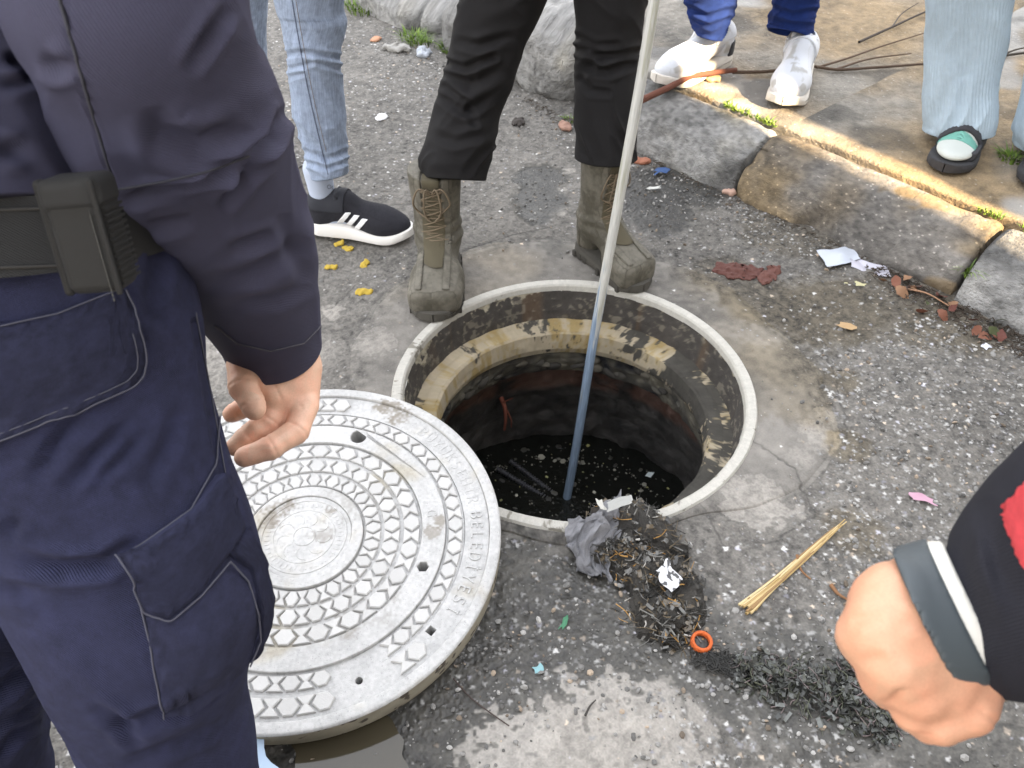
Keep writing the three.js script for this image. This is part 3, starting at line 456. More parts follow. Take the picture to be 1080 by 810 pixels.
// ---------------------------------------------------------------- the lifted cover
{
  const HC = 0.082, R0 = 0.349, C0 = G(320, 564, HC), TILT = 0.085;
  const cover = thing('manhole_cover', 'round pale grey manhole cover with hexagon tread lying half over the open hole', 'manhole cover', [C0.x, C0.y, C0.z]);
  cover.rotation.set(TILT, 0, 0.012, 'XYZ'); cover.updateMatrixWorld(true);
  const inv = cover.matrixWorld.clone().invert();
  const loc = (px, py) => { const o = EYE.clone().applyMatrix4(inv), d = EYE.clone().add(ray(px, py)).applyMatrix4(inv).sub(o); return o.addScaledVector(d, -o.y / d.y); };
  const smudge = [];
  for (const [px, py, r, k] of [[412, 428, 0.026, 0.7], [420, 436, 0.02, 0.4], [297, 536, 0.03, 0.55], [285, 545, 0.03, 0.4], [340, 548, 0.016, 0.5], [346, 540, 0.014, 0.5], [338, 562, 0.02, 0.35], [464, 548, 0.012, 0.6], [455, 560, 0.012, 0.5], [385, 520, 0.05, 0.25], [385, 622, 0.05, 0.25], [340, 640, 0.04, 0.2]]) { const l = loc(px, py); smudge.push([l.x, l.z, r, k]); }
  const lidCol = tex(1024, 1024, (i, j, o) => {
    const x = (i / 1024 - 0.5) * 0.8, z = (j / 1024 - 0.5) * 0.8, n1 = fbm2(x * 5, z * 5, 4, 400), n2 = fbm2(x * 30, z * 30, 3, 410), n3 = vn2(x * 220, z * 220, 5), w = hash(i, j, 7);
    let v = 0.445 * (1 + 0.16 * n1 + 0.16 * n2 + 0.1 * n3 + 0.06 * w); if (hash(i >> 1, j >> 1, 3) > 0.975) v *= 0.75;
    const d = sstep(0.2, 0.5, fbm2(x * 6 + 3, z * 6 + 1, 5, 420) + 0.2 * n2); o[0] = v * (1 - 0.2 * d); o[1] = v * (1 - 0.25 * d) * 0.995; o[2] = v * (1 - 0.36 * d) * 0.97;
    for (const [cx, cz, r, k] of smudge) { const e = Math.hypot(x - cx, z - cz) / r; if (e < 1.8) { const q = k * sstep(1.3, 0.1, e + 1.6 * n2 + 0.5 * n1 + 0.5 * n3); o[0] = lerp(o[0], 0.17, q); o[1] = lerp(o[1], 0.14, q); o[2] = lerp(o[2], 0.095, q); } }
  }, true);
  const gri = rep(grainRel, 0.12), base = new THREE.MeshStandardMaterial({ map: lidCol, roughness: 0.75, bumpMap: gri, bumpScale: 0.0012 }), top = base;
  const lidUV = (g) => { const p = g.attributes.position, uv = new Float32Array(p.count * 2); for (let i = 0; i < p.count; i++) { uv[2 * i] = p.getX(i) / 0.8 + 0.5; uv[2 * i + 1] = p.getZ(i) / 0.8 + 0.5; } g.setAttribute('uv', new THREE.BufferAttribute(uv, 2)); return g; };
  const circ = (x, y, r, n = 20, a0 = 0, sx = 1) => { const p = new THREE.Path(); for (let i = 0; i < n; i++) { const a = a0 + i / n * 2 * Math.PI; p[i ? 'lineTo' : 'moveTo'](x + r * sx * Math.cos(a), y + r * Math.sin(a)); } p.closePath(); return p; };
  const holes = [[378, 460, 0.0155, 20], [446, 597, 0.0105, 6], [370, 692, 0.0165, 4], [378, 716, 0.0125, 20], [454, 663, 0.0095, 4]].map(([x, y, r, n]) => { const l = loc(x, y); return [l.x, -l.z, r, n]; });
  const ring = (name, r0, r1, y, bev = 0.0016, label) => {
    const s = new THREE.Shape(); s.absarc(0, 0, r1 - 0.0003, 0, 2 * Math.PI, false); if (r0) { const h = new THREE.Path(); h.absarc(0, 0, r0 + 0.0003, 0, 2 * Math.PI, true); s.holes.push(h); }
    for (const [x, z, r, n] of holes) { const q = Math.hypot(x, z); if (q > r0 + r * 0.75 && q < r1 - r * 0.75 || (q >= r0 && q < r1)) { const a = Math.atan2(z, x), rr = Math.min(r, Math.min(q - r0, r1 - q) - 0.002); s.holes.push(circ(x, z, rr, n, n === 4 ? a + Math.PI / 4 : 0)); } }
    const g = new THREE.ExtrudeGeometry(s, { depth: 0.045 + y - bev, bevelEnabled: true, bevelThickness: bev, bevelSize: bev, bevelOffset: -bev, bevelSegments: 2, curveSegments: 140 }); g.rotateX(-Math.PI / 2); g.translate(0, -0.045, 0);
    const o = part(name, lidUV(g), base, cover); if (label) o.userData.label = label; return o;
  };
  const F = (f) => f * R0;
  ring('medallion', 0, F(0.242), -0.004, 0.001); ring('inner_ring', F(0.242), F(0.3), -0.0005); ring('tread_bed', F(0.3), F(0.6), -0.0085, 0.0005, 'inner tread bed'); ring('smooth_ring', F(0.6), F(0.72), -0.001); ring('tread_bed', F(0.72), F(0.816), -0.0085, 0.0005, 'outer tread bed'); ring('lettered_ring', F(0.816), F(0.942), -0.0065, 0.0008); 
  {
    const c = [[F(0.942) + 0.0003, -0.04], [F(0.942) + 0.0003, -0.002], [F(0.942) + 0.002, 0], [R0 - 0.004, 0], [R0 - 0.001, -0.002], [R0, -0.006]].map(([x, y]) => new THREE.Vector2(x, y));
    part('outer_rim', lidUV(new THREE.LatheGeometry(c, 180)), base, cover);
    const sideTex = tex(1024, 64, (i, j, o) => { const a = i / 1024 * 6.2832, n = fbm3(Math.cos(a) * 9, Math.sin(a) * 9, j / 30, 4), v = 0.42 * (1 + 0.3 * n), d = sstep(0.22, 0.36, fbm3(Math.cos(a) * 22, Math.sin(a) * 22, j / 14, 3)); o[0] = lerp(v * 1.05, 0.1, d); o[1] = lerp(v * 0.95, 0.08, d); o[2] = lerp(v * 0.72, 0.06, d); }, true);
    part('side_wall', new THREE.LatheGeometry([[R0, -0.0062], [R0 - 0.001, -0.03], [R0 - 0.003, -0.048], [R0 - 0.01, -0.052]].map(([x, y]) => new THREE.Vector2(x, y)), 180), std([1, 1, 1], { map: sideTex, bumpMap: rep(grainRel, 0.08), bumpScale: 0.003, side: THREE.DoubleSide }), cover).userData.label = 'tan dirty side of the cover';
    part('underside', new THREE.LatheGeometry([[R0 - 0.0095, -0.0518], [0.25, -0.05], [0.245, -0.072], [0.225, -0.072], [0.22, -0.05], [0.0, -0.05]].map(([x, y]) => new THREE.Vector2(x, y)), 90), std([0.25, 0.23, 0.2], { side: THREE.DoubleSide }), cover);
  }
  const poly = (pts) => new THREE.ExtrudeGeometry(new THREE.Shape(pts.map(([x, y]) => new THREE.Vector2(x, y))), { depth: 0.0034, bevelEnabled: true, bevelThickness: 0.002, bevelSize: 0.0016, bevelOffset: -0.0016, bevelSegments: 1 }).rotateX(-Math.PI / 2);
  const textA0 = (() => { const l = loc(500, 585); return Math.atan2(-l.z, l.x); })();   // angle of the D
  const place = (o, r, a, y) => { o.position.set(r * Math.cos(a), y, -r * Math.sin(a)); o.rotation.y = a - Math.PI / 2; };
  const tread = (rf0, rf1, N, y, skip) => {
    const r = F((rf0 + rf1) / 2), h = F(rf1 - rf0) / 2 * 0.86, st = 2 * Math.PI * r / N, w = st * 0.66;
    const hex = lidTemplate(poly([[-w, 0], [-w * 0.42, h], [w * 0.42, h], [w, 0], [w * 0.42, -h], [-w * 0.42, -h]])), bow = lidTemplate(poly([[-w * 0.84, h], [w * 0.84, h], [w * 0.2, 0], [w * 0.84, -h], [-w * 0.84, -h], [-w * 0.2, 0]]));
    for (let i = 0; i < N; i++) { const a = i / N * 2 * Math.PI, x = r * Math.cos(a), z = r * Math.sin(a); if (skip?.(a) || holes.some(([hx, hz, hr]) => Math.hypot(x - hx, z - hz) < hr + h * 0.9)) continue; place(part('tread_stud', i % 2 ? hex : bow, studMats[(i * 7 + N) % 3], cover), r, a, y); }
  };
  const lidTemplate = (g) => boxUV(g);
  const studMats = [0.45, 0.43, 0.475].map((v) => new THREE.MeshStandardMaterial({ color: lin(v, v * 0.99, v * 0.955), roughness: 0.75, bumpMap: gri, bumpScale: 0.0012 }));
  tread(0.305, 0.395, 44, -0.0085); tread(0.4, 0.492, 44, -0.0085); tread(0.5, 0.592, 44, -0.0085); tread(0.728, 0.81, 72, -0.0085, (a) => Math.abs(((a - Math.atan2(holes[3][1], holes[3][0]) + 9.42) % 6.283) - 3.1416) < 0.17);
  const key = Math.atan2(holes[3][1], holes[3][0]), dA = (a, b) => ((a - b + 3 * Math.PI) % (2 * Math.PI)) - Math.PI;
  tread(0.83, 0.925, 72, -0.0065, (a) => (dA(a, textA0) > -0.42 && dA(a, textA0) < 1.55) || Math.abs(dA(a, key)) < 0.17);
  // raised lettering, read clockwise with the tops outwards
  const font = await new FontLoader().loadAsync('fonts/droid/droid_sans_regular.typeface.json');
  const letter = (ch, size, r, a, y, hgt, bold = 0) => { const g = new TextGeometry(ch, { font, size, depth: hgt, curveSegments: 5, bevelEnabled: false }); g.computeBoundingBox(); const b = g.boundingBox; g.translate(-(b.min.x + b.max.x) / 2, -size * 0.5, 0); g.rotateX(-Math.PI / 2); const o = part('letter', boxUV(g), base, cover); place(o, r, a, y); };
  const word = 'BELEDİYESİ', step = 0.0215 / F(0.879); [...word].forEach((ch, i) => letter(ch, 0.021, F(0.879), textA0 - (i - 4) * step, -0.0065, 0.0022));
  [...'BÜYÜKŞEHİR'].forEach((ch, i) => letter(ch, 0.021, F(0.879), textA0 + (4 + 10.6 - i) * step, -0.0065, 0.0008));
  { const l = loc(455, 541); letter('G', 0.017, Math.hypot(l.x, l.z), Math.atan2(-l.z, l.x), -0.001, 0.0012); }
  // medallion: concentric ridges, worn marks and a rosette
  const rg = (r, t) => lidUV(new THREE.TorusGeometry(r, t, 6, 120).rotateX(Math.PI / 2).scale(1, 0.6, 1));
  part('medallion_ridge', rg(F(0.215), 0.0018), base, cover).position.y = -0.004; part('medallion_ridge', rg(F(0.155), 0.0013), base, cover).position.y = -0.004; part('medallion_ridge', rg(F(0.055), 0.0016), base, cover).position.y = -0.004;
  const marks = [], RR = rng(8); for (let i = 0; i < 46; i++) { const a = i / 46 * 6.283, g = new THREE.BoxGeometry(0.002 + RR() * 0.003, 0.0016, 0.009 * (0.6 + 0.4 * RR())); g.rotateY(a + Math.PI / 2); g.translate(F(0.186) * Math.cos(a), -0.004, -F(0.186) * Math.sin(a)); marks.push(g); }
  for (let i = 0; i < 9; i++) { const a = i / 9 * 6.283, g = new THREE.TorusGeometry(0.013, 0.0012, 5, 20, 2.6).rotateX(Math.PI / 2).scale(1, 0.6, 1); g.rotateY(a); g.translate(F(0.1) * Math.cos(a), -0.004, -F(0.1) * Math.sin(a)); marks.push(g); }
  part('medallion_relief', lidUV(merge(marks)), base, cover);
}
// ---------------------------------------------------------------- the probing pole
{
  const B = G(597, 528, -0.585), T = at(690, 0, 1.69), D = T.clone().sub(B).normalize(), pts = [], L = 2.6;
  for (let i = 0; i <= 8; i++) pts.push(B.clone().addScaledVector(D, -0.12 + i / 8 * L).add(V(0.002 * Math.sin(i * 2.1), 0, 0.002 * Math.cos(i * 1.3))));
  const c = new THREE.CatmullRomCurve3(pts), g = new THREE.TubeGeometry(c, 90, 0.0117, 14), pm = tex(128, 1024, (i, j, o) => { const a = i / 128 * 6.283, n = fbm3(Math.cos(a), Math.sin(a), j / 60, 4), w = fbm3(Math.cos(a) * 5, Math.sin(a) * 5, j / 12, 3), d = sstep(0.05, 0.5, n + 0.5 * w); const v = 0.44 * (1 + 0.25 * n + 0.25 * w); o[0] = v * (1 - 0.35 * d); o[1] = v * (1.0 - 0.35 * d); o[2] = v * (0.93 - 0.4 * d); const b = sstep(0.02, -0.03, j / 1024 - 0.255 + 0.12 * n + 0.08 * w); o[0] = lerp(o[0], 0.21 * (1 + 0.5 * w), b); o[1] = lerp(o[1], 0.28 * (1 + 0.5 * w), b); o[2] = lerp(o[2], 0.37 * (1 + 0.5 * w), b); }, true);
  const u = g.attributes.uv; for (let i = 0; i < u.count; i++) { const a = u.getX(i), b = u.getY(i); u.setXY(i, b, a); }
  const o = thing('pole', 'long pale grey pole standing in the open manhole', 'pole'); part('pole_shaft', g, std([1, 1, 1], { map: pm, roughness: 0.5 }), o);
}

// ---------------------------------------------------------------- unseen houses added to shade the street, spaced to leave one sun strip
{
  const wallM = std([0.42, 0.4, 0.37], { bumpMap: rep(grainRel, 1), bumpScale: 0.01 }), roofM = std([0.25, 0.11, 0.07]), frM = std([0.5, 0.5, 0.48]), glM = new THREE.MeshPhysicalMaterial({ color: lin(0.03, 0.035, 0.04), roughness: 0.08 });
  const added_house = (label, t0, edge, dir, wide, len, h) => {
    const hx = 0.802, hz = 0.597, e = kp(t0, edge), c = e.clone().add(V(hx * dir * wide / 2 + hz * len / 2, 0, -hz * dir * wide / 2 + hx * len / 2)), o = thing('added_house', label, 'added_house', [c.x, 0, c.z]); o.rotation.y = Math.atan2(hz, hx);   // local z runs along the gap
    const L = len, W = wide;
    part('wall', boxUV(new THREE.BoxGeometry(W, h, L).translate(0, h / 2, 0)), wallM, o);
    part('roof', boxUV(new THREE.BoxGeometry(W - 0.02, 0.16, L - 0.02).translate(0, h + 0.08, 0)), roofM, o);
    for (const y of [1.3, 4.1]) for (const x of [-W / 4, W / 4]) {
      const w = part('window', merge([[0.98, 0.07, 0, 0.6], [0.98, 0.07, 0, -0.6], [0.07, 1.13, 0.455, 0], [0.07, 1.13, -0.455, 0], [0.05, 1.13, 0, 0]].map(([a, b, u, v]) => new THREE.BoxGeometry(a, b, 0.09).translate(u, v, 0))), frM, o); w.position.set(x, y + 0.6, -L / 2 - 0.02);
      part('pane', new THREE.BoxGeometry(0.84, 1.13, 0.02), glM, w);
    }
  };
  added_house('unseen grey building added out of the frame as shade on the road side of the sunlit gap', 4.2, -0.175, -1, 3.6, 4.2, 6.6);
  added_house('unseen grey building added out of the frame as shade on the pavement side of the sunlit gap', 4.35, -0.045, 1, 5.2, 4.2, 6.6);
}

// ---------------------------------------------------------------- cloth, leather, skin
const weave = tex(256, 256, (i, j, o) => { o[0] = 0.5 + 0.28 * Math.sin((i + j) / 256 * 2 * Math.PI * 24) + 0.14 * Math.sin((i - j) / 256 * 2 * Math.PI * 48) + 0.12 * hash(i, j, 3); o[1] = o[2] = 0; });
const clothTex = (c, amt, s, k = 0) => tex(512, 512, (i, j, o) => { const x = i / 512, z = j / 512, w = (a, b, f) => { const u = x * f, v = z * f; return lerp(lerp(fbm2(u, v, 3, a), fbm2(u - f, v, 3, a), x), lerp(fbm2(u, v - f, 3, a), fbm2(u - f, v - f, 3, a), x), z); }, n = w(s, 0, 4), n2 = hash(i, j, s), n3 = vn2(x * 160, z * 8, s + 3), q = 1 + amt * (0.9 * n + 1.1 * w(s + 50, 0, 26) + 0.5 * n2 + (k ? 0.5 : 0.06) * n3); for (let e = 0; e < 3; e++) o[e] = c[e] * q; }, true);
const cloth = (c, amt, s, scale, rough, bump, { streak = 0, ...more } = {}, extra = { streak }) => new THREE.MeshPhysicalMaterial({ map: rep(clothTex(c, amt, s, extra.streak), scale), bumpMap: rep(weave, 0.05), bumpScale: bump, roughness: Math.min(1, rough + 0.12), specularIntensity: 0.4, sheen: 0.15, sheenRoughness: 0.6, sheenColor: lin(...c.map((x) => Math.min(1, x * 3 + 0.01))), side: THREE.DoubleSide, ...more });
const jacketM = cloth([0.044, 0.043, 0.075], 0.12, 501, 0.3, 0.66, 0.0006), trouserM = cloth([0.022, 0.024, 0.058], 0.45, 502, 0.25, 0.8, 0.0013), stitchM = std([0.055, 0.055, 0.075]);
const blackTM = cloth([0.006, 0.0055, 0.006], 0.2, 503, 0.3, 0.62, 0.0006), leatherM = new THREE.MeshStandardMaterial({ color: lin(0.03, 0.028, 0.023), roughness: 0.5, bumpMap: rep(grainRel, 0.12), bumpScale: 0.0015 });
const skinTex = tex(256, 256, (i, j, o) => { const n = fbm2(i / 40, j / 40, 4, 5), m = vn2(i / 2.2, j / 2.2, 9), v = 1 + 0.1 * n + 0.06 * m; o[0] = 0.72 * v; o[1] = 0.44 * v * (1 - 0.14 * n); o[2] = 0.31 * v * (1 - 0.16 * n); }, true);
const skinM = new THREE.MeshPhysicalMaterial({ map: rep(skinTex, 0.09), roughness: 0.5 });
const hairM = std([0.018, 0.013, 0.01]);
function person(label, base, group) {
  const o = thing('person', label, 'person', base, group); const b = V(...base);
  return { o, add: (name, geo, m, parent = o) => part(name, geo.translate(-b.x, -b.y, -b.z), m, parent), b };
}
const A3 = (v) => [v.x, v.y, v.z];
const bounds = (pts, pad) => [[0, 1, 2].map((i) => Math.min(...pts.map((p) => p[i])) - pad), [0, 1, 2].map((i) => Math.max(...pts.map((p) => p[i])) + pad)];
// the whole figure under its clothes; what shows of it is hands and skin
function figure(P, J, hands = [], jm = jacketM, hm = hairM) {
  const f = V(...J.face).normalize(), r = V(0, 1, 0).cross(f), H = J.head, lp = (p) => { const x = p[0] - H[0], y = p[1] - H[1], z = p[2] - H[2]; return [x * r.x + z * r.z, y, x * f.x + z * f.z]; };
  const skull = (q) => smin(ell(q, [0, 0.02, -0.01], [0.078, 0.1, 0.097]), ell(q, [0, -0.07, 0.03], [0.056, 0.052, 0.062]), 0.05);
  const head = (p) => {
    const q = lp(p), m = [Math.abs(q[0]), q[1], q[2]]; let d = skull(q);
    d = smin(d, cap(q, [0, 0.005, 0.088], [0, -0.03, 0.108], 0.008, 0.015), 0.02); d = smin(d, ell(m, [0.08, -0.005, -0.005], [0.011, 0.03, 0.02]), 0.01);
    d = Math.max(d, -(Math.hypot(m[0] - 0.032, m[1] - 0.008, m[2] - 0.098) - 0.015)); return smin(d, cap(m, [0, -0.068, 0.086], [0.02, -0.066, 0.08], 0.008), 0.012);
  };
  const limbs = [[J.hip, J.chest, 0.09, 0.1], [J.chest, J.neck, 0.06, 0.055], [J.neck, H, 0.052, 0.05], [J.shL, J.shR, 0.05], [J.shL, J.elL, 0.042, 0.034], [J.elL, J.haL, 0.032, 0.024], [J.shR, J.elR, 0.042, 0.034], [J.elR, J.haR, 0.032, 0.024], [J.hip, J.knL, 0.07, 0.042], [J.knL, J.anL, 0.035, 0.02], [J.hip, J.knR, 0.07, 0.042], [J.knR, J.anR, 0.035, 0.02]];
  const [mn, mx] = bounds([H, J.hip, J.shL, J.shR, J.elL, J.elR, J.haL, J.haR, J.knL, J.knR, J.anL, J.anR], 0.15);
  const body = nets((p) => { let d = head(p); for (const [a, b, ra, rb] of limbs) d = smin(d, cap(p, a, b, ra, rb ?? ra), 0.03); return d; }, mn, mx, 0.016);
  P.add('body', merge([body, ...hands]), skinM);
  P.add('hair', nets((p) => { const q = lp(p); return Math.max(skull(q) - 0.012 - 0.004 * vn(p[0] * 60, p[1] * 30, p[2] * 60), 0.025 - q[1] + Math.max(0, q[2]) * 0.7 - (q[2] < -0.02 ? 0.09 : 0), -ell(q, [0, -0.06, 0.02], [0.2, 0.02, 0.2])); }, H.map((x) => x - 0.15), H.map((x) => x + 0.15), 0.012), hm);
  if (jm) {
    const [a, b] = bounds([J.hip, J.neck, J.shL, J.shR, J.elL, J.elR, J.haL, J.haR], 0.2), w = V(...J.shR).sub(V(...J.shL)).multiplyScalar(0.24), o = (c, k) => [c[0] + w.x * k, c[1], c[2] + w.z * k];
    P.add('jacket', nets((p) => {
      let d = smin(cap(p, o(J.hip, 1), o(J.chest, 1.1), 0.125, 0.12), cap(p, o(J.hip, -1), o(J.chest, -1.1), 0.125, 0.12), 0.08); d = smin(d, cap(p, J.chest, J.neck, 0.11, 0.07), 0.08); d = smin(d, cap(p, J.shL, J.shR, 0.078), 0.06);
      for (const [s, e, h] of [[J.shL, J.elL, J.haL], [J.shR, J.elR, J.haR]]) { const t = V(...e).lerp(V(...h), 0.8); d = smin(d, smin(cap(p, s, e, 0.072, 0.062), cap(p, e, A3(t), 0.06, 0.047), 0.03), 0.04); }
      return d + 0.007 * fbm3(p[0] * 9, p[1] * 14, p[2] * 9, 3);
    }, a, b, 0.02), jm);
  }
}
const groove = (p, a, b, w, h) => { const e = cap(p, a, b, 0); return e < 4 * w ? h * Math.exp(-((e / w) ** 2)) : 0; };
const chainSDF = (p, C) => { let d = 1e9, g = 0; for (let i = 1; i + 1 < C.length; i++) { const A = C[i - 1], J = C[i], B = C[i + 1], tx = B[0] - A[0], ty = B[1] - A[1], tz = B[2] - A[2], l = Math.hypot(tx, ty, tz), a = ((p[0] - J[0]) * tx + (p[1] - J[1]) * ty + (p[2] - J[2]) * tz) / l; if (Math.abs(a) < 0.006) { const q = Math.hypot(p[0] - J[0], p[1] - J[1], p[2] - J[2]); if (q < J[3] * 1.6) g = Math.max(g, 0.0011 * Math.exp(-((a / 0.0013) ** 2))); } } for (let i = 0; i + 1 < C.length; i++) d = smin(d, cap(p, C[i], C[i + 1], C[i][3], C[i + 1][3]), 0.004); return d + g; };
function handMesh(palm, digits, cell = 0.0019, lines = []) {       // palm: capsules; digits: chains of [x, y, z, r]
  const all = [...palm.flatMap((c) => [c[0], c[1]]), ...digits.flat()], [mn, mx] = bounds(all, 0.045);
  const F = (p) => { let d = 1e9; for (const [a, b, ra, rb] of palm) d = smin(d, cap(p, a, b, ra, rb), 0.016); for (const c of digits) d = smin(d, chainSDF(p, c), 0.0045); if (Math.abs(d) < 0.006) for (const [a, b, w, h] of lines) d += groove(p, a, b, w, h); return d + 0.0005 * vn(p[0] * 130, p[1] * 130, p[2] * 130); }, g = nets(F, mn, mx, cell);
  g.userData.field = F; return g;
}
const PD = (x, y, d, r) => [...A3(at(x, y, d)), r];
// ---------------------------------------------------------------- shoes, in their own frame: heel at the origin, toe towards +z
const shell = (sdf, c, t, mask, mn, mx, h = 0.0028) => nets((p) => Math.max(Math.abs(sdf(p) - c) - t, mask(p)), mn, mx, h);
function soleGeo(L, W, h0, h1, toe = 0.014, flare = 1.04, n = 48) {  // outline widths along the foot, heel and ball heights
  const prof = [[0, 0.02], [0.04, 0.6], [0.12, 0.82], [0.28, 0.84], [0.42, 0.82], [0.58, 0.93], [0.72, 1], [0.85, 0.92], [0.94, 0.68], [0.985, 0.36], [1, 0.02]], wAt = (t) => { for (let i = 0; i + 1 < prof.length; i++) if (t <= prof[i + 1][0]) { const k = (t - prof[i][0]) / (prof[i + 1][0] - prof[i][0]); return lerp(prof[i][1], prof[i + 1][1], k); } return 0.02; };
  const pos = [], idx = [], m = 16;
  for (let i = 0; i <= n; i++) { const t = i / n, u = 0.5 - 0.5 * Math.cos(Math.PI * t), w = wAt(u) * W / 2, up = toe * sstep(0.72, 1, u) ** 1.4, y0 = up, y1 = lerp(h0, h1, sstep(0.1, 0.75, u)) + up * 0.8;
    for (let j = 0; j <= m; j++) { const a = j / m * 2 * Math.PI, c = Math.cos(a), s = Math.sin(a), x = Math.sign(c) * Math.pow(Math.abs(c), 0.35) * w * (s < 0 ? flare : 1), y = (y0 + y1) / 2 + Math.sign(s) * Math.pow(Math.abs(s), 0.35) * (y1 - y0) / 2; pos.push(x + 0.006 * Math.sin(u * 3), y, u * L); } }
  for (let i = 0; i < n; i++) for (let j = 0; j < m; j++) { const k = i * (m + 1) + j; idx.push(k, k + 1, k + m + 1, k + 1, k + m + 2, k + m + 1); }
  return boxUV(geoOf(pos, idx));
}
const trace = (sdf, o, d) => { const p = [...o]; for (let i = 0; i < 60; i++) { const s = sdf(p); if (s < 0.0004) break; for (let c = 0; c < 3; c++) p[c] += d[c] * s * 0.8; } return V(...p); };
const bootSDF = (p) => {
  const x = p[0] - 0.006 * Math.sin(p[2] * 10), q = [x, p[1], p[2]];
  let d = rbox(q, [0, 0.048, 0.222], [0.026, 0.012, 0.035], 0.03); d = smin(d, cap(q, [0, 0.06, 0.2], [0, 0.098, 0.1], 0.042, 0.043), 0.03); d = smin(d, cap(q, [0, 0.05, 0.048], [0, 0.12, 0.05], 0.041, 0.042), 0.03);
  const s = [x, p[1], (p[2] - 0.066) * 0.86 + 0.066]; d = smin(d, cap(s, [0, 0.12, 0.066], [0, 0.285, 0.07], 0.046, 0.056), 0.035); d = Math.max(d, 0.016 - p[1], p[1] - 0.292);
  const ank = Math.exp(-(((p[1] - 0.13) / 0.035) ** 2)); d += 0.0022 * ank * Math.sin(p[1] * 190 + x * 30 + Math.sin(p[2] * 40));
  return d + 0.0012 * fbm3(p[0] * 40, p[1] * 40, p[2] * 40, 2);
};
const lowSDF = (p) => {
  const x = p[0] - 0.006 * Math.sin(p[2] * 10), q = [x, p[1], p[2]];
  let d = ell(q, [0, 0.045, 0.222], [0.046, 0.035, 0.07]); d = smin(d, cap(q, [0, 0.05, 0.2], [0, 0.077, 0.1], 0.037, 0.037), 0.035); d = smin(d, cap(q, [0, 0.045, 0.042], [0, 0.084, 0.042], 0.039, 0.037), 0.03);
  d = smin(d, cap(q, [0, 0.075, 0.06], [0, 0.098, 0.11], 0.03, 0.027), 0.03); d = Math.max(d, 0.018 - p[1]);
  d = Math.max(d, -cap(q, [0, 0.105, 0.055], [0, 0.2, 0.045], 0.029, 0.036));                            // the opening
  return d + 0.0008 * fbm3(p[0] * 40, p[1] * 40, p[2] * 40, 2);
};
const UB = [[-0.07, 0, -0.03], [0.08, 0.31, 0.31]], LB = [[-0.07, 0, -0.03], [0.08, 0.15, 0.31]];
function laces(sdf, ys, w, r, dirV = [0, -0.35, -1]) {
  const out = [], L = Math.hypot(...dirV), d = dirV.map((c) => c / L), at0 = (x, y) => trace(sdf, [x, y - d[1] * 0.35, 0.06 - d[2] * 0.35], d).add(V(0, 0.001, 0.0025));
  for (let i = 0; i + 1 < ys.length; i++) for (const s of [-1, 1]) out.push(tube([at0(-w * s, ys[i]), at0(-w * s * 0.4, lerp(ys[i], ys[i + 1], 0.3)).add(V(0, 0, 0.002 + 0.001 * s)), at0(w * s * 0.4, lerp(ys[i], ys[i + 1], 0.7)).add(V(0, 0, 0.002 + 0.001 * s)), at0(w * s, ys[i + 1])], r, 10, 5));
  for (const y of ys) out.push(tube([at0(-w * 1.15, y), at0(0, y).add(V(0, 0, 0.003)), at0(w * 1.15, y)], r, 8, 5));
  return [out, at0];
}
const bootTex = tex(512, 512, (i, j, o) => { const x = i / 512, z = j / 512, n = fbm2(x * 7, z * 7, 4, 601), n2 = fbm2(x * 40, z * 40, 3, 602), d = sstep(-0.35, 0.45, n + 0.3 * n2), v = 1 + 0.2 * n2; o[0] = lerp(0.062, 0.125, d) * v; o[1] = lerp(0.055, 0.114, d) * v; o[2] = lerp(0.037, 0.088, d) * v; }, true);
const bootM = std([1, 1, 1], { map: rep(bootTex, 0.3), roughness: 0.68, bumpMap: rep(grainRel, 0.1), bumpScale: 0.0014 }), bootSoleM = std([0.07, 0.064, 0.052], { bumpMap: rep(grainRel, 0.1), bumpScale: 0.003 }), laceM = std([0.15, 0.115, 0.075]), tongueM = std([0.085, 0.072, 0.042], { bumpMap: rep(weave, 0.04), bumpScale: 0.0008 });
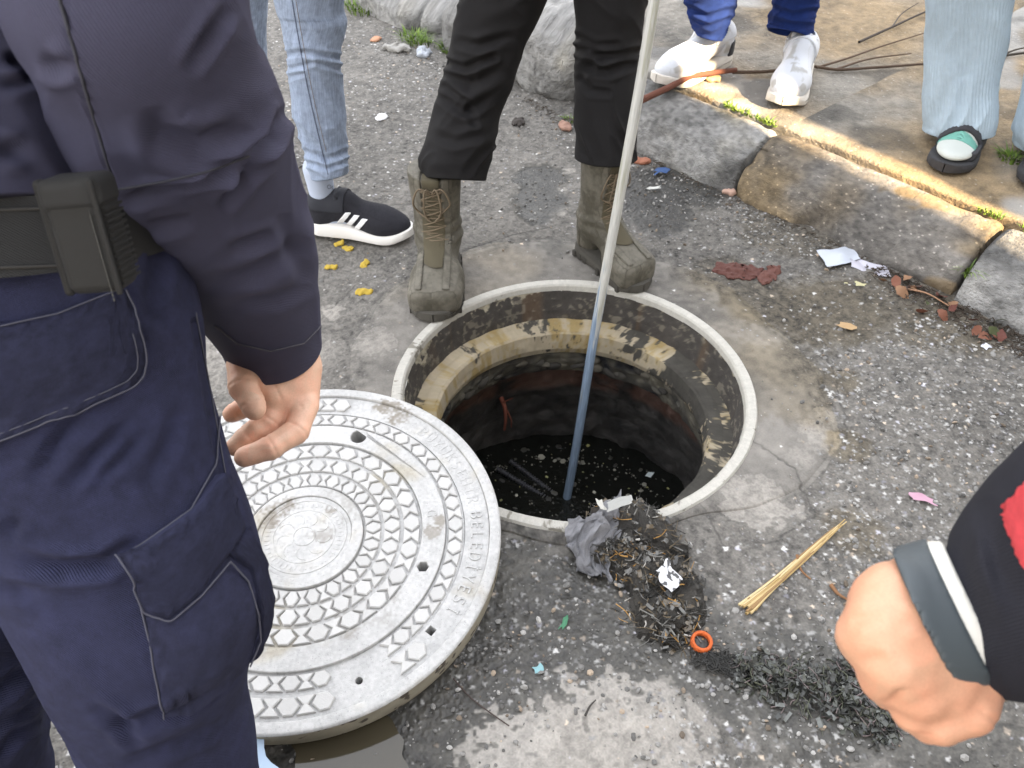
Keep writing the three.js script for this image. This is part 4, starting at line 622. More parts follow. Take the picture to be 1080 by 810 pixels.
const bootProto = (() => {
  const g = new THREE.Group(), up = part('boot', nets(bootSDF, ...UB, 0.0036), bootM, g);
  const so = merge([soleGeo(0.302, 0.112, 0.034, 0.026, 0.008), ...[0.03, 0.055, 0.08, 0.15, 0.175, 0.2, 0.225, 0.25].flatMap((z) => [-1, 1].map((s) => new THREE.BoxGeometry(0.03, 0.016, 0.013).translate(s * (z > 0.1 ? 0.04 : 0.034) + 0.006 * Math.sin(z * 10), 0.009, z)))]);
  part('sole', so, bootSoleM, up);
  part('tongue', shell(bootSDF, 0.002, 0.0022, (p) => Math.max(Math.abs(p[0]) - 0.021 + 0.004 * Math.sin(p[1] * 30), 0.105 - p[1], 0.03 - (p[2] - 0.07) - p[1] * 0.0), ...UB), tongueM, up);
  part('heel_counter', shell(bootSDF, 0.001, 0.0018, (p) => Math.max(p[2] - 0.045, p[1] - 0.085 - 0.3 * (0.03 - p[2])), ...UB), bootM, up);
  for (const s of [-1, 1]) part('eyelet_facing', shell(bootSDF, 0.0016, 0.0022, (p) => Math.max(0.02 - s * p[0], s * p[0] - 0.037, 0.085 - p[1], 0.085 - p[2] + 0.0 * p[1]), ...UB), bootM, up);
  const [lc, at0] = laces(bootSDF, [0.108, 0.126, 0.144, 0.168, 0.192, 0.216, 0.24], 0.026, 0.0021);
  for (const [s, k] of [[-1, 0.05], [1, 0.04], [-0.4, 0.065], [0.5, 0.06]]) lc.push(tube([at0(s * 0.004, 0.236).add(V(0, 0, 0.006)), at0(s * 0.018, 0.246).add(V(s * 0.004, 0.008, 0.014)), at0(s * 0.03, 0.22).add(V(s * 0.008, -0.005, 0.016)), at0(s * 0.03, 0.236 - k).add(V(0, 0, 0.008)), at0(s * 0.012, 0.2 - k * 0.6).add(V(0, 0, 0.008))], 0.0021, 20, 5));
  part('lace', merge(lc), laceM, up); return up;
})();
function wear(P, proto, heel, toe, tiltX = 0) {                    // puts a copy of a shoe on the person, from heel to toe
  const s = proto.clone(), yaw = Math.atan2(toe.x - heel.x, toe.z - heel.z), [kx, ky, kz] = [].concat(tiltX || 1, tiltX || 1, tiltX || 1); P.o.add(s); s.scale.set(kx, ky, kz); s.rotation.y = yaw; s.position.copy(toe).sub(P.b); s.position.x -= 0.3 * kz * Math.sin(yaw); s.position.z -= 0.3 * kz * Math.cos(yaw);
  s.userData.ankle = A3(toe.clone().add(V(-(0.3 * kz - 0.055) * Math.sin(yaw), 0.1, -(0.3 * kz - 0.055) * Math.cos(yaw)))); return s;
}
function sneaker(upM, soleM, laceMat, opt = {}) {
  const g = new THREE.Group(), up = part('shoe', nets(lowSDF, ...LB, 0.0034), upM, g); part('sole', soleGeo(0.3, 0.104, opt.h0 ?? 0.046, opt.h1 ?? 0.03, 0.02), soleM, up);
  const [lc, at0] = laces(lowSDF, [0.092, 0.102, 0.112, 0.12], 0.02, 0.0022, [0, -1, -0.8]); if (opt.bow) for (const s of [-1, 1]) lc.push(tube([at0(0, 0.12), at0(s * 0.02, 0.115).add(V(0, 0.012, 0.008)), at0(s * 0.035, 0.1).add(V(s * 0.004, 0.006, 0.012)), at0(s * 0.03, 0.09)], 0.0024, 16, 5));
  part('lace', merge(lc), laceMat, up);
  part('collar', shell(lowSDF, 0.0012, 0.0028, (p) => Math.max(0.082 - p[1], p[2] - 0.12), ...LB), opt.collarM ?? upM, up);
  if (opt.stripeM) for (const s of [-1, 1]) for (let k = 0; k < 3; k++) part('stripe', shell(lowSDF, 0.0012, 0.0014, (p) => Math.max(0.016 - s * p[0], Math.abs(p[2] - (0.112 + k * 0.028) - (p[1] - 0.06) * 0.8) - 0.0085, 0.034 - p[1], p[1] - 0.086 + k * 0.006), ...LB, 0.002), opt.stripeM, up);
  if (opt.tab) part('tongue', nets((p) => rbox([p[0], p[1] - (p[2] - 0.09) * -0.9, p[2]], [0, 0.118, 0.098], [0.022, 0.012, 0.002], 0.005), [-0.05, 0.07, 0.05], [0.05, 0.17, 0.15], 0.003), opt.collarM ?? upM, up);
  return up;
}
function fabricFolds(seed, amp, fy = 16, hem = 0) {                // wrinkles that run across and down a leg
  return (th, len, q, n, v) => {
    const w = vn(q.x * 7 + seed, q.y * 7, q.z * 7) * 1.6, a = 1 - Math.abs(vn(q.x * 6 + seed + w, q.y * fy + 2.2 * Math.sin(th + seed) + w, q.z * 6)), b = fbm3(q.x * 16, q.y * 22 + seed, q.z * 16, 2);
    return amp * (a * a * 1.5 - 0.9 + 0.55 * b) * (1 + hem * sstep(0.6, 0.9, v)) * (1 - 0.75 * sstep(0.92, 1, v));
  };
}

// ---------------------------------------------------------------- the man in navy on the left, close to the camera
{
  const base = G(225, 985); base.y = 0;
  const P = person('person in navy jacket and cargo trousers with black belt pouch, seen close from behind', [base.x, 0, base.z]);
  const fold = fabricFolds(3.1, 0.0013, 9), foldT = fabricFolds(7.7, 0.0017, 11);
  const legR = loft([[-325, 190, 135, 200, 0.645, 0.58], [-345, 245, 172, 250, 0.658, 0.61], [-290, 330, 205, 325, 0.68, 0.62], [-180, 420, 215, 400, 0.70, 0.66], [-85, 505, 233, 475, 0.72, 0.74], [-22, 570, 260, 550, 0.74, 0.82], [20, 617, 279, 635, 0.765, 0.9], [47, 675, 266, 690, 0.80, 0.95], [72, 730, 257, 730, 0.835, 0.98], [97, 787, 267, 795, 0.88, 1], [118, 860, 275, 865, 0.94, 1], [140, 930, 280, 930, 1.0, 1], [150, 985, 285, 985, 1.06, 1.05]], {
    nu: 180, nv: 330, disp: foldT, creases: [[[[33, 512], [62, 465], [95, 425]], 8, 0.006], [[[66, 522], [100, 482], [142, 440]], 8, 0.007], [[[98, 512], [130, 480], [156, 448]], 7, 0.005], [[[20, 545], [5, 570]], 8, 0.004], [[[150, 520], [178, 470], [192, 430]], 9, 0.005], [[[18, 590], [62, 600], [110, 596], [150, 568]], 9, 0.010], [[[0, 618], [40, 628]], 8, 0.004], [[[108, 772], [150, 760], [190, 745], [252, 700]], 8, 0.008], [[[95, 745], [122, 758], [150, 790]], 8, 0.006], [[[125, 812], [175, 790], [240, 760]], 8, 0.006], [[[205, 340], [222, 430], [240, 530]], 4, 0.0025], [[[170, 240], [160, 330], [196, 350]], 10, 0.005]] });
  const legL = loft([[-330, 330, -40, 330, 0.76, 0.8], [-260, 480, 0, 480, 0.79, 0.9], [-225, 580, 14, 580, 0.82, 1], [-190, 640, 36, 640, 0.85, 1], [-165, 700, 47, 696, 0.88, 1], [-140, 755, 43, 752, 0.91, 1], [-130, 810, 44, 812, 0.96, 1], [-110, 890, 50, 890, 1.03, 1], [-100, 985, 52, 985, 1.1, 1]], { nu: 90, nv: 180, disp: fabricFolds(1.2, 0.005, 16), creases: [[[[46, 700], [20, 712], [-10, 745]], 7, 0.009], [[[44, 760], [18, 772], [-5, 800]], 6, 0.008], [[[42, 735], [15, 760]], 5, 0.005]] });
  const sk = skinOf(legR);
  const trousers = P.add('trousers', merge([legR, legL]), trouserM);
  const flapM = cloth([0.025, 0.027, 0.06], 0.5, 512, 0.2, 0.82, 0.0013);
  const sew = (name, geo, m = name === 'seam' ? stitchM : flapM) => P.add(name, geo, m, trousers);
  sew('pocket_flap', patch(sk, [[-60, 330], [6, 342], [60, 330], [118, 306]], [[-60, 482], [0, 464], [60, 441], [112, 419], [140, 405]], 0.0055, 40, 24, 0.002)).userData.label = 'back pocket flap';
  sew('pocket_flap_edge', patch(sk, [[115, 308], [130, 305], [140, 330], [149, 360], [150, 385]], [[112, 330], [112, 350], [112, 380], [116, 405], [140, 404]], 0.0055, 20, 10)).userData.label = 'rounded corner of the back pocket flap';
  sew('seam', merge([seam(sk, [[-20, 474], [0, 463], [60, 440], [112, 418], [138, 406], [148, 395], [151, 378], [147, 352], [138, 322], [130, 306]], 0.0007, 0.0058), seam(sk, [[2, 342], [60, 330], [120, 306]], 0.0006, 0.0058), seam(sk, [[0, 455], [60, 432], [110, 410], [132, 399], [141, 388], [142, 375], [137, 350]], 0.0005, 0.0058)]), stitchM);
  // cargo pocket: a bag on the outer thigh with a buttoned flap and a bellows side
  sew('cargo_pocket', patch(sk, [[146, 618], [180, 600], [228, 575], [255, 575], [272, 610]], [[172, 755], [200, 752], [235, 725], [256, 700], [266, 675]], 0.007, 36, 26, 0.008));
  sew('cargo_flap', patch(sk, [[132, 586], [165, 562], [200, 537], [228, 500]], [[152, 637], [177, 648], [206, 622], [250, 556]], 0.013, 36, 18, 0.003));
  sew('cargo_bellows', patch(sk, [[232, 580], [252, 600], [262, 640], [263, 668], [253, 694]], [[252, 556], [268, 590], [277, 630], [274, 655], [258, 690]], 0.013, 30, 10, 0.002));
  sew('seam', merge([seam(sk, [[131, 586], [152, 638], [177, 649], [206, 623], [232, 590]], 0.0008, 0.0131), seam(sk, [[131, 586], [165, 562], [200, 537], [226, 490], [230, 440]], 0.0008, 0.002), seam(sk, [[148, 632], [157, 670], [165, 715], [173, 756]], 0.0008, 0.0066), seam(sk, [[232, 590], [250, 612], [260, 645], [262, 670], [252, 694]], 0.0008, 0.0131), seam(sk, [[206, 330], [224, 425], [241, 520]], 0.0007, 0.0006)]), stitchM);
  // belt and pouch
  const beltG = loft([[-340, 175, 155, 190, 0.64, 0.66], [-348, 256, 178, 262, 0.66, 0.66]], { nu: 120, nv: 16 }), bs = skinOf(beltG);
  const belt = P.add('belt', beltG, new THREE.MeshStandardMaterial({ color: lin(0.011, 0.011, 0.011), roughness: 0.7, bumpMap: rep(weave, 0.06), bumpScale: 0.001, side: THREE.DoubleSide }));
  const pm = new THREE.MeshStandardMaterial({ color: lin(0.013, 0.0125, 0.011), roughness: 0.5, bumpMap: rep(grainRel, 0.1), bumpScale: 0.0015 }), top = bs(72, 195)[0], bot = bs(100, 262)[0], down = V().subVectors(at(99, 318, 0.57), at(58, 178, 0.535)).normalize();
  const out = EYE.clone().sub(at(88, 250, 0.56)).normalize(), side = V().crossVectors(down, out).normalize(); out.crossVectors(side, down).normalize(); if (side.x < 0) side.negate();
  const mat4 = new THREE.Matrix4().makeBasis(side, down.clone().negate(), V().crossVectors(side, down.clone().negate())), cen = at(96, 247, 0.54), twist = new THREE.Matrix4().makeRotationY(-0.5), put = (g) => g.scale(0.86, 0.92, 0.86).applyMatrix4(twist).applyMatrix4(mat4).translate(cen.x, cen.y, cen.z);
  const pouch = P.add('pouch', put(new RoundedBoxGeometry(0.042, 0.078, 0.034, 4, 0.008)), pm, belt);
  P.add('pouch_ridge', put(merge([new RoundedBoxGeometry(0.007, 0.08, 0.011, 3, 0.003).translate(-0.0235, 0, 0.006), new RoundedBoxGeometry(0.004, 0.079, 0.004, 2, 0.0015).translate(0.0185, 0, 0.0175)])), pm, pouch);
  P.add('pouch_rib', put(merge(Array.from({ length: 13 }, (_, i) => new RoundedBoxGeometry(0.0014, 0.0022, 0.03, 1, 0.0006).translate(0.0213, 0.018 - i * 0.0042, -0.001)))), pm, pouch);
  P.add('pouch_stitch', put(merge(Array.from({ length: 18 }, (_, i) => new THREE.BoxGeometry(0.0006, 0.0024, 0.0006).translate(0.0125, 0.015 - i * 0.0034, 0.0173)))), std([0.07, 0.068, 0.06]), pouch);
  P.add('belt_edge', merge([0, 1].map((k) => seam(bs, Array.from({ length: 12 }, (_, i) => [-20 + i * 12, k ? 283 - i * 0.4 : 222 - i * 0.4]), 0.0012, 0.0006))), std([0.03, 0.028, 0.025]), belt);
  P.add('pouch_flap', put(merge([new RoundedBoxGeometry(0.045, 0.022, 0.037, 3, 0.007).translate(0, 0.0295, 0)])), pm, pouch);
  // jacket: sleeve, back and shoulder
  const sleeve = loft([[-60, -190, 240, -190, 0.5, 0.8], [-30, -90, 250, -90, 0.51, 0.8], [0, 0, 260, -10, 0.525, 0.8], [34, 62, 270, 58, 0.565, 0.82], [46, 110, 291, 98, 0.605, 0.85], [66, 160, 306, 138, 0.655, 0.87], [84, 204, 313, 172, 0.70, 0.9], [128, 246, 325, 215, 0.75, 0.92], [170, 286, 333, 262, 0.805, 0.94], [206, 323, 337, 312, 0.865, 0.96], [226, 348, 338, 345, 0.905, 0.98], [238, 366, 339, 368, 0.93, 1]], {
    nu: 190, nv: 300, disp: fold, lip: 0.02, creases: [[[[303, 112], [286, 146], [256, 168], [212, 184]], 7, 0.011], [[[140, 203], [200, 194], [262, 176], [298, 140]], 5, 0.006], [[[128, 216], [160, 204], [196, 200]], 7, 0.006], [[[233, 224], [258, 186], [284, 166]], 7, 0.009], [[[300, 225], [309, 258], [322, 300]], 10, 0.006], [[[150, 242], [204, 234]], 8, 0.005], [[[160, 112], [172, 145], [212, 158], [262, 132]], 15, 0.010], [[[198, 78], [222, 38], [242, 6]], 8, 0.007], [[[214, 302], [268, 288], [326, 254]], 9, 0.006], [[[240, 262], [290, 248]], 7, 0.005], [[[245, 318], [292, 316], [332, 296]], 8, 0.004], [[[44, 62], [62, 72], [80, 68]], 9, 0.006], [[[60, -60], [74, 40], [92, 110], [122, 200]], 2.2, 0.0016]] });
  const torso = loft([[-420, -330, 90, -300, 0.52, 0.6], [-400, -180, 78, -170, 0.55, 0.62], [-375, -60, 66, -50, 0.575, 0.64], [-355, 40, 74, 50, 0.6, 0.66], [-356, 150, 88, 130, 0.612, 0.76], [-356, 234, 100, 206, 0.622, 0.8]], { nu: 150, nv: 160, disp: fabricFolds(9.3, 0.0022, 9), lip: 0.02, creases: [[[[0, 92], [36, 80], [70, 84]], 8, 0.008], [[[0, 160], [30, 158]], 10, 0.006], [[[8, 62], [40, 68]], 9, 0.012]] });
  const ss = skinOf(sleeve), sh = at(110, -250, 0.5), neck = at(-150, -420, 0.56), jackM = jacketM;
  const upper = nets((p) => smin(cap(p, A3(at(105, -130, 0.52)), A3(sh), 0.075, 0.078), cap(p, A3(sh), A3(neck), 0.08, 0.11), 0.06) + 0.006 * fbm3(p[0] * 9, p[1] * 12, p[2] * 9, 3), ...bounds([A3(sh), A3(neck), A3(at(105, -130, 0.52))], 0.14), 0.014);
  const jacket = P.add('jacket', merge([sleeve, torso, upper]), jackM);
  P.add('seam', merge([seam(ss, [[62, -5], [92, 100], [122, 199]], 0.0011, 0.0004), seam(ss, [[122, 200], [170, 192], [215, 182], [262, 165]], 0.0009, 0.0004)]), std([0.03, 0.03, 0.04]), jacket);
  P.add('cuff', merge([seam(ss, [[227, 343], [250, 362], [285, 370], [320, 362], [338, 344]], 0.001, 0.0006, 50)]), std([0.055, 0.052, 0.065]), jacket).userData.label = 'stitched line round the cuff';
  // the right hand, palm turned back, fingers curled
  const D = 0.925;
  const hand = handMesh([[PD(305, 345, D + 0.02), PD(300, 385, D + 0.005), 0.029, 0.029], [PD(285, 392, D), PD(290, 415, D - 0.005), 0.022, 0.02], [PD(318, 388, D + 0.012), PD(318, 425, D + 0.008), 0.022, 0.019], [PD(265, 372, D - 0.015), PD(258, 400, D - 0.03), 0.019, 0.017]].map(([a, b, ra, rb]) => [a, b, ra, rb]), [
    [PD(256, 385, D - 0.03, 0.0165), PD(257, 408, D - 0.045, 0.015), PD(267, 427, D - 0.052, 0.0125), PD(269, 432, D - 0.053, 0.0108)],
    [PD(277, 405, D + 0.012, 0.0135), PD(262, 428, D + 0.03, 0.0115), PD(249, 434, D + 0.028, 0.0105), PD(244, 437, D + 0.028, 0.0094)],
    [PD(293, 418, D - 0.002, 0.0138), PD(284, 444, D - 0.01, 0.0132), PD(261, 461, D - 0.02, 0.0122), PD(249, 471, D - 0.024, 0.0105)],
    [PD(307, 426, D + 0.002, 0.0125), PD(299, 450, D + 0.004, 0.0118), PD(279, 456, D - 0.012, 0.0106), PD(268, 452, D - 0.022, 0.0095)],
    [PD(323, 428, D + 0.0, 0.0135), PD(312, 455, D - 0.016, 0.0134), PD(286, 472, D - 0.036, 0.0124), PD(258, 482, D - 0.042, 0.0108)]], 0.0019, [[[300, 400, -0.028], [322, 436, -0.012], 0.0016, 0.0013], [[286, 398, -0.024], [300, 428, -0.02], 0.0016, 0.0012], [[246, 384, -0.046], [262, 380, -0.046], 0.0014, 0.0012], [[312, 398, -0.02], [335, 410, -0.006], 0.0014, 0.001]].map(([a, b, w, h]) => [A3(at(a[0], a[1], D + a[2])), A3(at(b[0], b[1], D + b[2])), w, h]));
  const a3 = (x, y, d) => A3(at(x, y, d));
  figure(P, { face: [0.35, -0.25, -1], head: [neck.x, neck.y + 0.17, neck.z - 0.03], neck: A3(neck.clone().add(V(0, 0.06, 0))), chest: a3(-110, -150, 0.64), hip: a3(-90, 240, 0.74), shL: a3(-380, -250, 0.62), shR: A3(sh), elL: a3(-400, 60, 0.75), haL: a3(-250, 330, 0.9), elR: a3(190, 110, 0.62), haR: a3(302, 360, 0.935), knL: a3(-70, 690, 0.88), anL: a3(-20, 985, 1.1), knR: a3(165, 690, 0.8), anR: a3(220, 980, 1.06) }, [hand], null);
  const hl = V(...a3(220, 985, 1.08)).setY(0), hr = V(...a3(-20, 985, 1.12)).setY(0);
  for (const h of [hl, hr]) { const w = wear(P, bootProto, h.clone().add(V(-0.02, 0, 0.08)), h.clone().add(V(0.04, 0, -0.18))); w.material = leatherM; for (const c of w.children) c.material = leatherM; }
}

// ---------------------------------------------------------------- the man in black trousers and olive boots beyond the hole
const standing = (hip, face, o = {}) => { const f = V(...face).setY(0).normalize(), r = V(-f.z, 0, f.x), p = (k, y, fw = 0) => [hip[0] + r.x * k + f.x * fw, hip[1] + y, hip[2] + r.z * k + f.z * fw]; return { face: A3(V(f.x, -0.5, f.z)), hip, chest: p(0, 0.36, 0.03), neck: p(0, 0.52, 0.07), head: p(0, 0.68, 0.13), shL: p(-0.19, 0.46, 0.03), shR: p(0.19, 0.46, 0.03), elL: p(-0.26, 0.18, -0.02), elR: p(0.26, 0.18, -0.02), haL: p(-0.17, -0.03, 0.13), haR: p(0.17, -0.03, 0.13), knL: p(-0.1, -0.42, 0.03), knR: p(0.1, -0.42, 0.03), anL: p(-0.1, -0.85), anR: p(0.1, -0.85), ...o }; };
const pelvis = (L, R, hip, r = 0.125) => nets((p) => smin(smin(cap(p, [hip[0] - 0.05, hip[1], hip[2]], [hip[0] + 0.05, hip[1], hip[2]], r), cap(p, hip, L, r, 0.085), 0.05), cap(p, hip, R, r, 0.085), 0.05), ...bounds([L, R, hip], 0.19), 0.016);
{
  const heelA = onG(457, 345).add(V(0.0, 0, -0.285)), toeA = onG(457, 345), heelB = onG(626, 272), toeB = onG(677, 313);
  const P = person('person in black trousers and olive lace-up boots standing beyond the open hole', [0.02, 0, -1.86]);
  const hip = [0.06, 0.95, -1.98];
  const legA = loft([[520, -190, 640, -190, 1.66, 1], [498, -90, 604, -90, 1.76, 1], [483, 0, 577, 0, 1.87, 0.95], [474, 50, 553, 50, 1.92, 0.95], [466, 85, 540, 90, 1.96, 0.97], [458, 110, 531, 113, 1.985, 1], [449, 145, 524, 148, 2.01, 1.05], [443, 168, 517, 172, 2.03, 1.08], [446, 186, 513, 190, 2.04, 1.1]], { nu: 110, nv: 220, disp: fabricFolds(4.4, 0.0045, 17, 0.6), lip: 0.02, creases: [[[[478, 44], [505, 48], [545, 38]], 5, 0.008], [[[468, 78], [495, 90], [535, 72]], 6, 0.011], [[[462, 100], [490, 118], [530, 98]], 5, 0.010], [[[470, 66], [490, 72], [520, 60]], 4, 0.007], [[[452, 140], [480, 150], [520, 140]], 5, 0.006], [[[470, 92], [492, 108], [500, 130]], 4, 0.006]] });
  const legB = loft([[560, -190, 700, -190, 1.7, 1], [590, -90, 694, -90, 1.78, 1], [604, 0, 683, 0, 1.87, 0.95], [607, 50, 675, 50, 1.94, 0.95], [606, 78, 673, 76, 1.975, 1], [606, 110, 673, 108, 2.01, 1.02], [606, 145, 673, 144, 2.05, 1.05], [606, 166, 672, 166, 2.075, 1.08]], { nu: 110, nv: 200, disp: fabricFolds(8.1, 0.004, 17, 0.5), lip: 0.02, creases: [[[[610, 52], [638, 60], [672, 55]], 4, 0.007], [[[608, 82], [628, 62], [650, 58]], 5, 0.008], [[[612, 72], [640, 76], [670, 66]], 5, 0.010], [[[610, 40], [626, 50], [650, 48]], 4, 0.005], [[[612, 84], [622, 96], [640, 98]], 4, 0.005]] });
  const kA = A3(at(545, -60, 1.8)), kB = A3(at(640, -60, 1.82));
  P.add('trousers', merge([legA, legB, pelvis(kA, kB, hip)]), blackTM);
  const pole0 = G(597, 528, -0.585), pd = at(690, 0, 1.69).sub(pole0).normalize(), gp = (y) => pole0.clone().addScaledVector(pd, (y - pole0.y) / pd.y), gc = gp(1.02), back = V(0.06, 0.95, -1.98).sub(gc).setY(0).normalize(), sd = V().crossVectors(pd, back).normalize();
  const arc = (y, a0, a1, n, r, w) => Array.from({ length: n }, (_, i) => { const a = lerp(a0, a1, i / (n - 1)); return [...A3(gp(y).addScaledVector(back, Math.cos(a) * w).addScaledVector(sd, Math.sin(a) * w)), r]; });
  const grip = handMesh([[A3(gp(0.99).addScaledVector(back, 0.035).addScaledVector(sd, 0.012)), A3(gp(1.045).addScaledVector(back, 0.035).addScaledVector(sd, 0.012)), 0.021, 0.021]], [...[0.985, 1.005, 1.026, 1.046].map((y, i) => arc(y, 0.3, 4.1 + 0.2 * i, 6, 0.0086, 0.0215)), arc(1.062, 0.2, -2.6, 5, 0.0096, 0.022)], 0.004);
  const wA = wear(P, bootProto, heelA, toeA, [1.16, 1, 1]).userData.ankle, wB = wear(P, bootProto, heelB, toeB, [1.0, 1, 0.86]).userData.ankle;
  figure(P, standing(hip, [0.05, 0, 1], { anL: wA, anR: wB, knL: kA, knR: kB, haR: A3(gc.clone().addScaledVector(back, 0.09)), elR: [0.34, 1.1, -1.86], haL: [-0.1, 0.93, -1.84] }), [grip], cloth([0.03, 0.032, 0.036], 0.2, 505, 0.3, 0.8, 0.0006));
}
// ---------------------------------------------------------------- the man in pale jeans with black trainers
const sockM = (c) => std(c, { bumpMap: rep(weave, 0.03), bumpScale: 0.0008 });
const runner = sneaker(cloth([0.022, 0.022, 0.028], 0.3, 511, 0.1, 0.75, 0.0008), std([0.72, 0.7, 0.66]), std([0.02, 0.02, 0.022]), { stripeM: std([0.75, 0.75, 0.75]), h0: 0.044, h1: 0.028, tab: true, collarM: std([0.015, 0.016, 0.022]) });
const denim = (c, s) => { return cloth(c, 0.34, s, 0.22, 0.9, 0.0013, { streak: 1 }); };
{
  const heel = onG(328, 241), toe = onG(437, 254), heel2 = onG(235, 175), toe2 = onG(305, 190);
  const P = person('person in pale blue jeans and black trainers with three white stripes', [heel.x - 0.05, 0, heel.z]);
  const hip = [heel.x - 0.12, 0.95, heel.z - 0.12];
  const legA = loft([[285, -180, 395, -180, 1.72, 1], [287, -80, 378, -80, 1.86, 1], [290, 0, 363, 0, 1.97, 1], [297, 25, 366, 25, 2.0, 1], [302, 55, 360, 53, 2.03, 1], [305, 85, 361, 85, 2.08, 1], [309, 120, 364, 120, 2.13, 1], [319, 155, 366, 152, 2.18, 1.05], [326, 178, 369, 172, 2.2, 1.1], [328, 188, 368, 181, 2.21, 1.1]], { nu: 100, nv: 220, disp: fabricFolds(2.2, 0.0028, 22, 1.2), lip: 0.015, creases: [[[[300, 58], [320, 55], [362, 62]], 3, 0.006], [[[302, 72], [318, 70], [330, 66]], 2.5, 0.004], [[[306, 82], [320, 78]], 2.5, 0.003], [[[322, 160], [345, 168], [367, 160]], 3, 0.005], [[[324, 172], [345, 178], [368, 170]], 2.5, 0.004], [[[335, 66], [350, 70], [362, 74]], 3, 0.004]] });
  const legB = loft([[215, -180, 320, -180, 2.0, 1], [228, -80, 300, -80, 2.15, 1], [236, 0, 283, 0, 2.3, 1], [238, 60, 281, 60, 2.42, 1], [245, 120, 285, 120, 2.52, 1], [250, 150, 288, 150, 2.55, 1]], { nu: 70, nv: 120, disp: fabricFolds(6.2, 0.003, 20), lip: 0.015 });
  const sk = skinOf(legA), t = P.add('trousers', merge([legA, legB, pelvis(A3(at(340, -90, 1.84)), A3(at(264, -90, 2.13)), hip, 0.13)]), denim([0.3, 0.36, 0.47], 521));
  P.add('seam', merge([seam(sk, [[308, 0], [313, 30], [318, 58], [324, 90], [330, 118], [340, 160], [346, 184]], 0.0016, 0.0003, 60)]), std([0.1, 0.12, 0.17]), t); P.add('seam', merge([seam(sk, [[312, 0], [317, 30], [322, 58], [328, 90], [334, 118], [344, 160]], 0.0007, 0.0006, 60)]), std([0.2, 0.17, 0.14]), t);
  figure(P, standing(hip, [1, 0, 0.2], { anR: A3(heel.clone().add(V(0.05, 0.1, 0.006))), anL: A3(heel2.clone().add(V(0.06, 0.1, 0))), knR: A3(at(340, -60, 1.88)), knL: A3(at(262, -60, 2.2)) }), [], cloth([0.12, 0.12, 0.13], 0.2, 506, 0.3, 0.85, 0.0006));
  wear(P, runner, heel, toe); wear(P, runner, heel2, toe2);
  const an = heel.clone().add(V(0.052, 0.06, 0.008)), sock = P.add('sock', nets((p) => smin(cap(p, A3(an), A3(an.clone().add(V(-0.006, 0.13, -0.008))), 0.03, 0.038), cap(p, A3(an.clone().add(V(0, 0.005, 0))), A3(an.clone().add(V(0.06, 0.0, 0.012))), 0.028, 0.024), 0.03) + 0.0006 * Math.sin(p[1] * 700), ...bounds([A3(an), A3(an.clone().add(V(0.07, 0.13, 0.02)))], 0.06), 0.004), sockM([0.5, 0.56, 0.68]));
  const sks = skinOf(sock.geometry.clone().translate(P.b.x, P.b.y, P.b.z)), ring = (x, y, r) => seam(sks, Array.from({ length: 13 }, (_, i) => [x + r * Math.cos(i / 12 * 6.283), y + r * Math.sin(i / 12 * 6.283)]), 0.0007, 0.0004, 24);
  P.add('sock_mark', merge([ring(347, 197, 2.0), ring(352, 198, 2.0)]), std([0.12, 0.14, 0.2]), sock);
}
// ---------------------------------------------------------------- the person in dark blue jeans and white trainers on the pavement
const whiteM = std([0.68, 0.7, 0.74], { roughness: 0.6, map: rep(tex(256, 256, (i, j, o) => { const n = fbm2(i / 40, j / 40, 4, 9), d = sstep(0.1, 0.4, n); o[0] = 0.78 - 0.25 * d; o[1] = 0.78 - 0.27 * d; o[2] = 0.78 - 0.32 * d; }, true), 0.2) });
const panelM = std([0.36, 0.37, 0.4], { roughness: 0.7 }), panelG = Object.fromEntries([-1, 1].map((s) => [s, shell(lowSDF, 0.0008, 0.0013, (p) => Math.max(0.014 - s * p[0], Math.abs(p[2] - 0.12 + (p[1] - 0.05) * 0.5) - 0.03, 0.032 - p[1], p[1] - 0.068 + 0.25 * (p[2] - 0.12)), ...LB, 0.0024)]));
const trainer = sneaker(whiteM, std([0.62, 0.58, 0.52], { bumpMap: rep(grainRel, 0.1), bumpScale: 0.001 }), std([0.75, 0.76, 0.78]), { bow: true, tab: true, h0: 0.04, h1: 0.028 });
